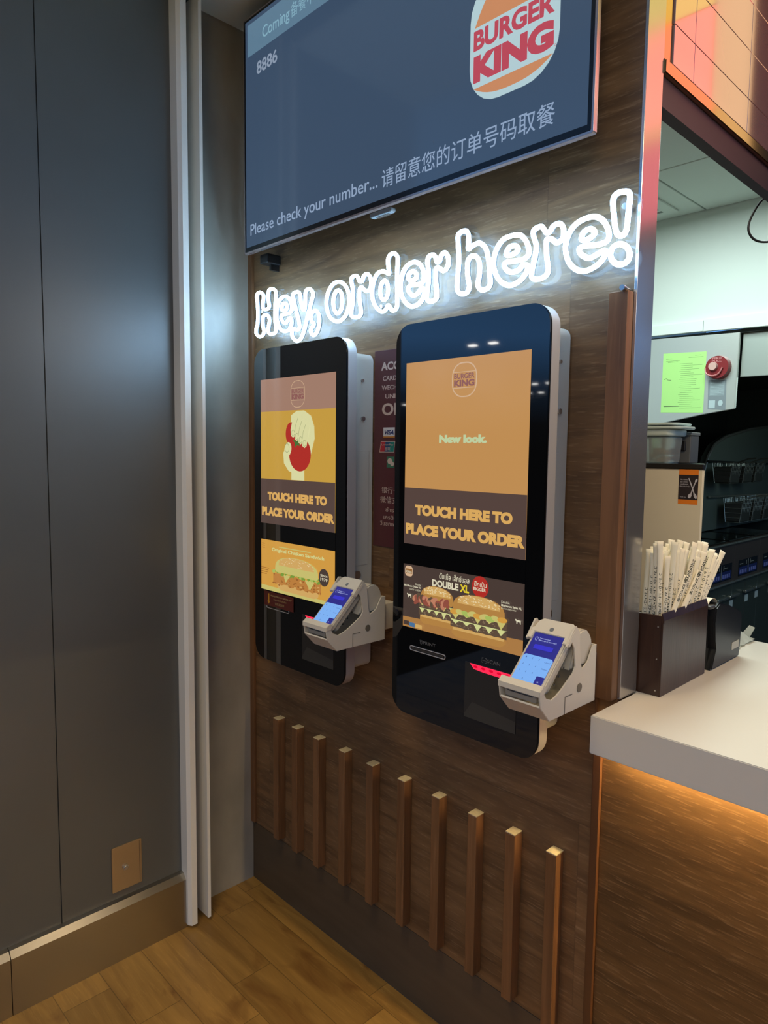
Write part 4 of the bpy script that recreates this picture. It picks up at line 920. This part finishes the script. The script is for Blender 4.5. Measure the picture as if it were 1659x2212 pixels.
# food tub and dark holder on the cabinet
t = thing('food_tub', 'clear plastic food tub with pale lid on the cream cabinet', 'food container', (1.05, .76, 1.473))
m = mat('cloudy_plastic', s(190, 200, 196), .25); m.node_tree.nodes['Principled BSDF'].inputs['Transmission Weight'].default_value = .55
bm = BM(); prism(bm, rrect(1.006, 1.104, .70, .80, .02, 5), 'Z', 1.4735, 1.552, .003)
for v in bm.verts:
    k = .88 + .12 * (v.co.z - 1.4735) / .0785; v.co.x = 1.055 + (v.co.x - 1.055) * k; v.co.y = .75 + (v.co.y - .75) * k
obj('tub', bm, m, t, smooth=True)
bm = BM(); prism(bm, rrect(1.004, 1.112, .692, .808, .022, 5), 'Z', 1.553, 1.573, .003); obj('collar', bm, mat('milky_plastic', s(200, 214, 206), .3), t, smooth=True)
bm = BM(); prism(bm, rrect(.998, 1.136, .684, .814, .024, 5), 'Z', 1.5735, 1.581, .002); prism(bm, rrect(1.0, 1.125, .686, .812, .024, 5), 'Z', 1.584, 1.591, .002); obj('lid', bm, mat('lid_plastic', s(206, 220, 212), .3), t, smooth=True)
rn = random.Random(2); bm = BM()
for i in range(14): 
    x, y, z = 1.03 + rn.random() * .045, .72 + rn.random() * .05, 1.477 + rn.random() * .045; box(bm, x, x + .018, y, y + .015, z, z + .010, .002, 1)
o = obj('food_portions', bm, mat('breaded_food', s(190, 140, 96), .7), None, origin=(1.055, .75, 1.474)); tag(o, 'pale brown food pieces inside the clear tub', 'food', kind='stuff')
t = thing('grey_dispenser', 'grey plastic dispenser standing behind the food tub', 'dispenser', (1.11, .84, 1.473))
bm = BM(); box(bm, 1.040, 1.118, .81, .87, 1.4735, 1.556, .003); obj('body', bm, mat('dark_grey_plastic', s(96, 98, 98), .4), t)
bm = BM(); box(bm, 1.036, 1.121, .806, .872, 1.5565, 1.566, .002); obj('cap', bm, mat('mid_grey_plastic', s(120, 124, 122), .4), t)
bm = BM(); box(bm, 1.08, 1.105, .803, .81, 1.51, 1.54, .003); obj('latch', bm, M_rubber, t)

# ---------------------------------------------------------------- extraction hood
M_ss = mat('hood_steel', s(206, 214, 208), .3, .45, bump=((4, 4, 300), .06))
t = thing('extraction_hood', 'stainless steel extraction hood at the back of the kitchen', 'hood', (1.0, 2.15, 1.66))
bm = BM(); prism(bm, [(-.6, 2.098), (.778, 2.062), (.7735, 1.72), (.771, 1.714), (.62, 1.69), (.458, 1.658), (.1, 1.59), (-.6, 1.50)], 'Y', 2.13, 2.150, .002); pnl = obj('end_panel', bm, M_ss, t)
bm = BM(); prism(bm, [(.782, 2.062), (2.3, 2.04), (2.3, 1.855), (.778, 1.862)], 'Y', 2.165, 2.185, .002); obj('front_valance', bm, mat('hood_steel_dull', s(176, 188, 182), .35, .4), t)
bm = BM(); box(bm, .78, 2.3, 2.18, 2.5, 2.04, 2.06); box(bm, -.6, 2.3, 2.15, 5.2, 2.062, 2.08); obj('canopy_top', bm, mat('dark_steel', s(60, 66, 62), .35, .5), t)
M_ks = mat('white_strip', s(222, 234, 228), .4)
for i, (x0, x1) in enumerate(((-.6, .6145), (.6175, 2.3))):
    bm = BM(); prism(bm, [(x0, 2.102 if i == 0 else 2.083), (x1, 2.084 if i == 0 else 2.04), (x1, 2.134), (x0, 2.138)], 'Y', 2.118, 2.142, .001)
    st = struct('trim_%d' % (12 + i), bm, M_ks, label='white joint strip above the hood, %s length' % ('left' if i == 0 else 'right'))
A = Art((0, 2.1298, 0)); gp = mat('green_paper', s(176, 232, 138), .7)
A.poly([(.424, 1.707), (.631, 1.700), (.634, 1.989), (.425, 1.997)], gp)
ink = mat('faint_ink', s(120, 160, 100), .7); rn = random.Random(8)
for i in range(24):
    z = 1.94 - i * .0093; L0 = .515 if i % 4 else .508
    A.line([(L0, z), (L0 + rn.uniform(.05, .105), z - .001)], .0015, ink, up=False)
for z, a, b in ((1.968, .44, .47), (1.957, .44, .51), (1.951, .45, .50), (1.976, .58, .61), (1.967, .55, .62)): A.line([(a, z), (b, z)], .0016, ink, up=False)
A.line([(.435, 1.868), (.445, 1.874), (.452, 1.866), (.470, 1.864)], .002, mat('pen', s(70, 90, 70), .7)); A.line([(.438, 1.736), (.515, 1.736)], .0028, mat('pen', s(70, 90, 70)))
o = A.done('paper_notice', None); tag(o, 'bright green printed form taped to the steel hood', 'paper')
t = thing('fire_alarm_pull', 'round dark red alarm pull on the steel hood beside the green form', 'alarm', (.695, 2.12, 1.91))
M_rd = mat('alarm_red', s(132, 44, 46), .3)
bm = BM(); cyl(bm, (.695, 2.1295, 1.908), (.695, 2.100, 1.908), .056, 36, .052); obj('housing', bm, M_rd, t, smooth=True)
bm = BM(); cyl(bm, (.680, 2.0995, 1.912), (.680, 2.085, 1.912), .020, 24, .018); pb = obj('push_button', bm, mat('alarm_button', s(206, 170, 160), .4), t, smooth=True)
bm = BM(); tube(bm, smoothpath([(.645, 2.094, 1.905), (.652, 2.092, 1.880), (.680, 2.090, 1.868), (.708, 2.092, 1.878), (.722, 2.094, 1.905)], 4, False), .0035, 8); obj('pull_ring', bm, mat('alarm_ring', s(190, 120, 120), .3), t, smooth=True)
A = Art((0, 2.0995, 0)); A.text('FIRE', .672, .716, 1.944, 1.954, mat('alarm_print', s(206, 140, 140), .5), .02); A.text('PULL', .672, .716, 1.932, 1.941, mat('alarm_print', s(206, 140, 140), .5), .02); A.done('lettering', t)
A = Art((0, 2.1298, 0)); A.poly([(.652, 1.716), (.733, 1.709), (.731, 1.850), (.648, 1.852)], mat('instruction_grey', s(128, 140, 146), .5))
pa = mat('instruction_pale', s(180, 200, 204), .5); A.rect(.657, .724, 1.778, 1.843, mat('instruction_mid', s(146, 162, 168), .5)); A.rect(.656, .685, 1.720, 1.757, pa); A.ell(.709, 1.743, .011, .014, pa)
for i in range(9): A.line([(.660, 1.784 + i * .0065), (.720 - (i % 3) * .01, 1.7835 + i * .0065)], .0018, pa, up=False)
o = A.done('instruction_plate', None); tag(o, 'small grey instruction plate under the red alarm pull', 'sign')
# vent in the kitchen ceiling
t = thing('ceiling_vent', 'slotted white air vent in the kitchen ceiling', 'vent', (.42, 1.86, 2.65))
bm = BM(); box(bm, .13, .505, 1.80, 2.05, 2.640, 2.6498, .003); obj('frame', bm, M_ceil2, t)
for i in range(4):
    bm = BM(); box(bm, .17, .45, 1.845 + i * .045, 1.865 + i * .045, 2.6385, 2.6402); obj('slot', bm, M_joint if i else M_groove, t)
# hanging cable
bm = BM(); tube(bm, smoothpath([(1.345, .8, 2.215), (1.295, .8, 2.199), (1.274, .8, 2.186), (1.253, .8, 2.147), (1.251, .8, 2.117), (1.268, .8, 2.091), (1.300, .8, 2.079), (1.345, .8, 2.082)], 5, False), .0032, 8)
o = obj('hanging_cable', bm, M_rubber, None, origin=(1.29, .8, 2.2), smooth=True); tag(o, 'black cable hanging in a loop under the bulkhead', 'cable')

# ---------------------------------------------------------------- fryer bank deep in the kitchen
M_fr = mat('fryer_front', s(84, 92, 84), .3, .6); M_frp = mat('fryer_panel', s(96, 84, 80), .28, .6); M_rail = mat('fryer_rail', s(180, 184, 176), .25, .9)
FN = ['fryer unit with a control panel, nearest the straws', 'second fryer unit along the kitchen line', 'third fryer unit, at the right edge of the photo', 'fryer unit beyond the right edge of the photo']
for i in range(3):
    y0 = 2.86 + i * .465; y1 = y0 + .462
    t = thing('deep_fryer', FN[i], 'fryer', (.1, (y0 + y1) / 2, 0), 'fryers along the kitchen')
    bm = BM(); box(bm, -.35, .40, y0, y1, 0.02, .69, .004); cb_ = obj('cabinet', bm, M_fr, t)
    bm = BM(); box(bm, -.35, .405, y0, y1, .6905, .945, .003); up = obj('control_panel', bm, M_frp, t)
    bm = BM(); box(bm, -.30, .36, y0 + .03, y1 - .03, .9455, .955, .003); obj('oil_vat', bm, mat('dark_oil', s(30, 34, 32), .12, .4), t)
    bm = BM(); tube(bm, [(.412, y0 + .001, .949), (.412, y1 - .001, .949)], .008, 8); obj('top_rail', bm, M_rail, t, smooth=True)
    bm = BM(); tube(bm, [(.412, y0 + .001, .701), (.412, y1 - .001, .701)], .008, 8); obj('lower_rail', bm, M_rail, t, smooth=True)
    A = Art((.4056, 0, 0), (0, 1, 0), (0, 0, 1), (1, 0, 0)); a = y0 + .075
    A.rect(a, a + .35, .722, .826, mat('panel_black', s(20, 24, 32), .2)); A.rect(a + .01, a + .168, .730, .780, mat('panel_blue', s(34, 44, 92), .2)); A.rect(a + .182, a + .34, .730, .780, mat('panel_blue', s(34, 44, 92), .2))
    pv = mat('panel_print', s(110, 112, 168), .3)
    for q in range(2):
        for r_ in range(4): A.rect(a + .022 + q * .172 + r_ * .034, a + .046 + q * .172 + r_ * .034, .738, .762, pv, up=False)
        A.line([(a + .02 + q * .2, .80), (a + .08 + q * .2, .80)], .006, mat('panel_ivory', s(120, 118, 110), .3), up=False)
    A.line([(a + .175, .735), (a + .175, .822)], .012, mat('panel_ivory', s(120, 118, 110), .3)); A.line([(a + .14, .790), (a + .14, .818)], .012, mat('panel_ivory', s(120, 118, 110), .3)); A.line([(a + .21, .790), (a + .21, .818)], .012, mat('panel_ivory', s(120, 118, 110), .3))
    A.done('timer_display', up)
    for q in range(2):
        c_ = y0 + .30 + q * .19 - .115
        bm = BM(); box(bm, .4005, .425, c_, c_ + .165, .603, .620, .004); obj('door_handle', bm, M_rail, cb_)
        bm = BM(); box(bm, .4005, .4015, c_ + .05, c_ + .11, .535, .580); obj('sticker', bm, mat('sticker_white', s(176, 180, 172), .5), cb_)
    bm = BM(); box(bm, .3995, .4012, (y0 + y1) / 2 - .001, (y0 + y1) / 2 + .001, .03, .685); obj('door_joint', bm, M_groove, cb_)
t = thing('fryer_hood_screen', 'curved grey steel back screen above the fryers', 'screen panel', (.0, 4.0, .955))
cur = smoothpath([(3.30, 3.30), (3.30, 3.31)], 1, False)
arcp = [(3.56, .96), (3.575, 1.10), (3.595, 1.24), (3.635, 1.38), (3.70, 1.49), (3.80, 1.57), (4.0, 1.63), (4.5, 1.70), (5.15, 1.75), (5.15, .96)]
bm = BM(); prism(bm, arcp, 'X', .02, .06, .004); obj('screen_plate', bm, mat('screen_steel', s(112, 124, 116), .3, .6), t)
bm = BM(); tube(bm, [(.065, y, z) for y, z in arcp[:-1]], .012, 8); obj('rolled_edge', bm, mat('rolled_steel', s(130, 132, 126), .3, .7), t, smooth=True)
bm = BM(); tube(bm, [(.082, 3.72, 1.205), (.082, 5.0, 1.18)], .009, 8); obj('lower_hanging_rail', bm, M_rail, t, smooth=True)
bm = BM(); tube(bm, [(.082, 3.66, 1.455), (.082, 5.0, 1.43)], .007, 8); obj('upper_hanging_rail', bm, M_rubber, t, smooth=True)
struct('wall_kitchen_backsplash', box(BM(), -.40, -.36, 2.2, 5.2, 0.0, 2.05), mat('dark_backsplash', s(44, 48, 48), .2, .5))
def basket(y, z, h, w, label, group, mm):
    t = thing('fry_basket', label, 'basket', (.16, y + w / 2, z - h), group)
    bm = BM(); x0, x1 = .105, .24
    for k in range(7):
        f_ = k / 6; yy = y + w * f_
        tube(bm, [(x1, yy, z), (x1 - .02, yy, z - h), (x0 + .02, yy, z - h), (x0, yy, z)], .0022, 4)
    for k in range(6):
        f_ = k / 5; zz = z - h * f_; i_ = .02 * f_
        tube(bm, [(x0 + i_, y, zz), (x1 - i_, y, zz), (x1 - i_, y + w, zz), (x0 + i_, y + w, zz)], .0022, 4, closed=True)
    obj('wire_cage', bm, mm, t)
    bm = BM(); box(bm, .115, .230, y + .006, y + w - .006, z - h + .004, z - .03, .006); obj('mesh_lining', bm, mat('basket_mesh', s(58, 60, 54), .5, .4), t)
    bm = BM(); tube(bm, [(.24, y + w / 2, z), (.31, y + w / 2, z + .03), (.36, y + w / 2, z + .035)], .006, 6); obj('handle', bm, mm, t, smooth=True)
M_bk = mat('basket_wire', s(120, 122, 112), .35, .8); M_bkl = mat('basket_wire_bright', s(186, 190, 178), .3, .8)
for i, (y, l_) in enumerate(((3.68, 'dark fry basket hung on the upper rail, leftmost'), (3.93, 'dark fry basket hung on the upper rail, middle'), (4.16, 'dark fry basket hung on the upper rail, rightmost'))):
    basket(y, 1.445, .14, .17, l_, 'fry baskets on the upper rail', M_bk)
for i, (y, l_) in enumerate(((3.92, 'bright wire fry basket on the lower rail, leftmost'), (4.16, 'bright wire fry basket on the lower rail, middle'), (4.40, 'bright wire fry basket on the lower rail, rightmost'))):
    basket(y, 1.19, .17, .18, l_, 'fry baskets on the lower rail', M_bkl)

# ---------------------------------------------------------------- lit menu board over the counter (it shines in the steel and tiles)
t = thing('menu_board', 'backlit red and amber menu board hanging over the counter', 'menu board', (2.3, 1.02, 2.25))
bm = BM(); box(bm, 1.40, 3.4, 1.0, 1.06, 2.25, 3.25, .004); obj('frame', bm, M_rubber, t)
mp_ = mat('menu_pink', (0, 0, 0, 1), .4, emit=s(250, 104, 128), es=1.3); mo_ = mat('menu_amber', (0, 0, 0, 1), .4, emit=s(255, 200, 120), es=1.5); mc_ = mat('menu_coral', (0, 0, 0, 1), .4, emit=s(255, 150, 130), es=2.2); my_ = mat('menu_yellow', (0, 0, 0, 1), .4, emit=s(250, 226, 130), es=1.4); mt_ = mat('menu_tan', (0, 0, 0, 1), .4, emit=s(226, 200, 150), es=1.5)
for (x0, x1, z0, z1, mm, nm_) in ((1.62, 3.38, 2.27, 2.53, mp_, 'pink_panel'), (1.62, 3.38, 2.535, 2.56, mo_, 'amber_panel'), (1.62, 3.38, 2.565, 2.88, mc_, 'coral_panel'), (1.62, 3.38, 2.885, 3.23, my_, 'yellow_panel'), (1.50, 1.615, 2.27, 3.23, mt_, 'tan_panel')):
    bm = BM(); box(bm, x0, x1, .996, .9995, z0, z1); obj(nm_, bm, mm, t)

# ---------------------------------------------------------------- downlights of the long hall behind (they glint in the kiosk glass)
M_dl = mat('downlight', (0, 0, 0, 1), .4, emit=(1, .98, .94, 1), es=14); M_dl.cycles.emission_sampling = 'NONE'
D0 = [(-7.74, -9.93), (-9.32, -11.49), (-11.03, -13.7), (-13.76, -15.91), (-13.81, -17.52), (-7.77, -11.61), (-9.37, -13.7), (-11.04, -15.85), (-4.98, -7.84), (-7.76, -13.77), (-9.43, -15.98), (-11.1, -17.65), (-13.28, -19.14), (-16.05, -19.2), (-18.75, -23.45), (-20.36, -23.43), (-22.23, -26.93), (-19.1, -29.02), (-14.03, -21.66), (-16.18, -21.54), (-16.23, -23.69), (-19.87, -26.99), (-15.84, -17.44)]
k_ = (2.83 - 1.5) / (3.2 - 1.5); cx, cy = 1.974, -.123 * 2 + 1.296
first = None
for i, (x, y) in enumerate(D0):
    px, py = cx + (x - cx) * k_, cy + (y - cy) * k_
    if first is None:
        t = thing('hall_downlight', 'twin square downlight in the hall ceiling', 'ceiling light', (px, py, 2.84), 'twin downlights in the hall ceiling')
        for q in (-.16, .16):
            bm = BM(); box(bm, px + q - .05, px + q + .05, py - .035, py + .035, 2.825, 2.839); obj('lamp', bm, M_dl, t)
        first = t
    else:
        c = first.copy(); COL.objects.link(c); c.location = (px, py, 2.84)
        for k in list(first.children):
            d = k.copy(); COL.objects.link(d); d.parent = c
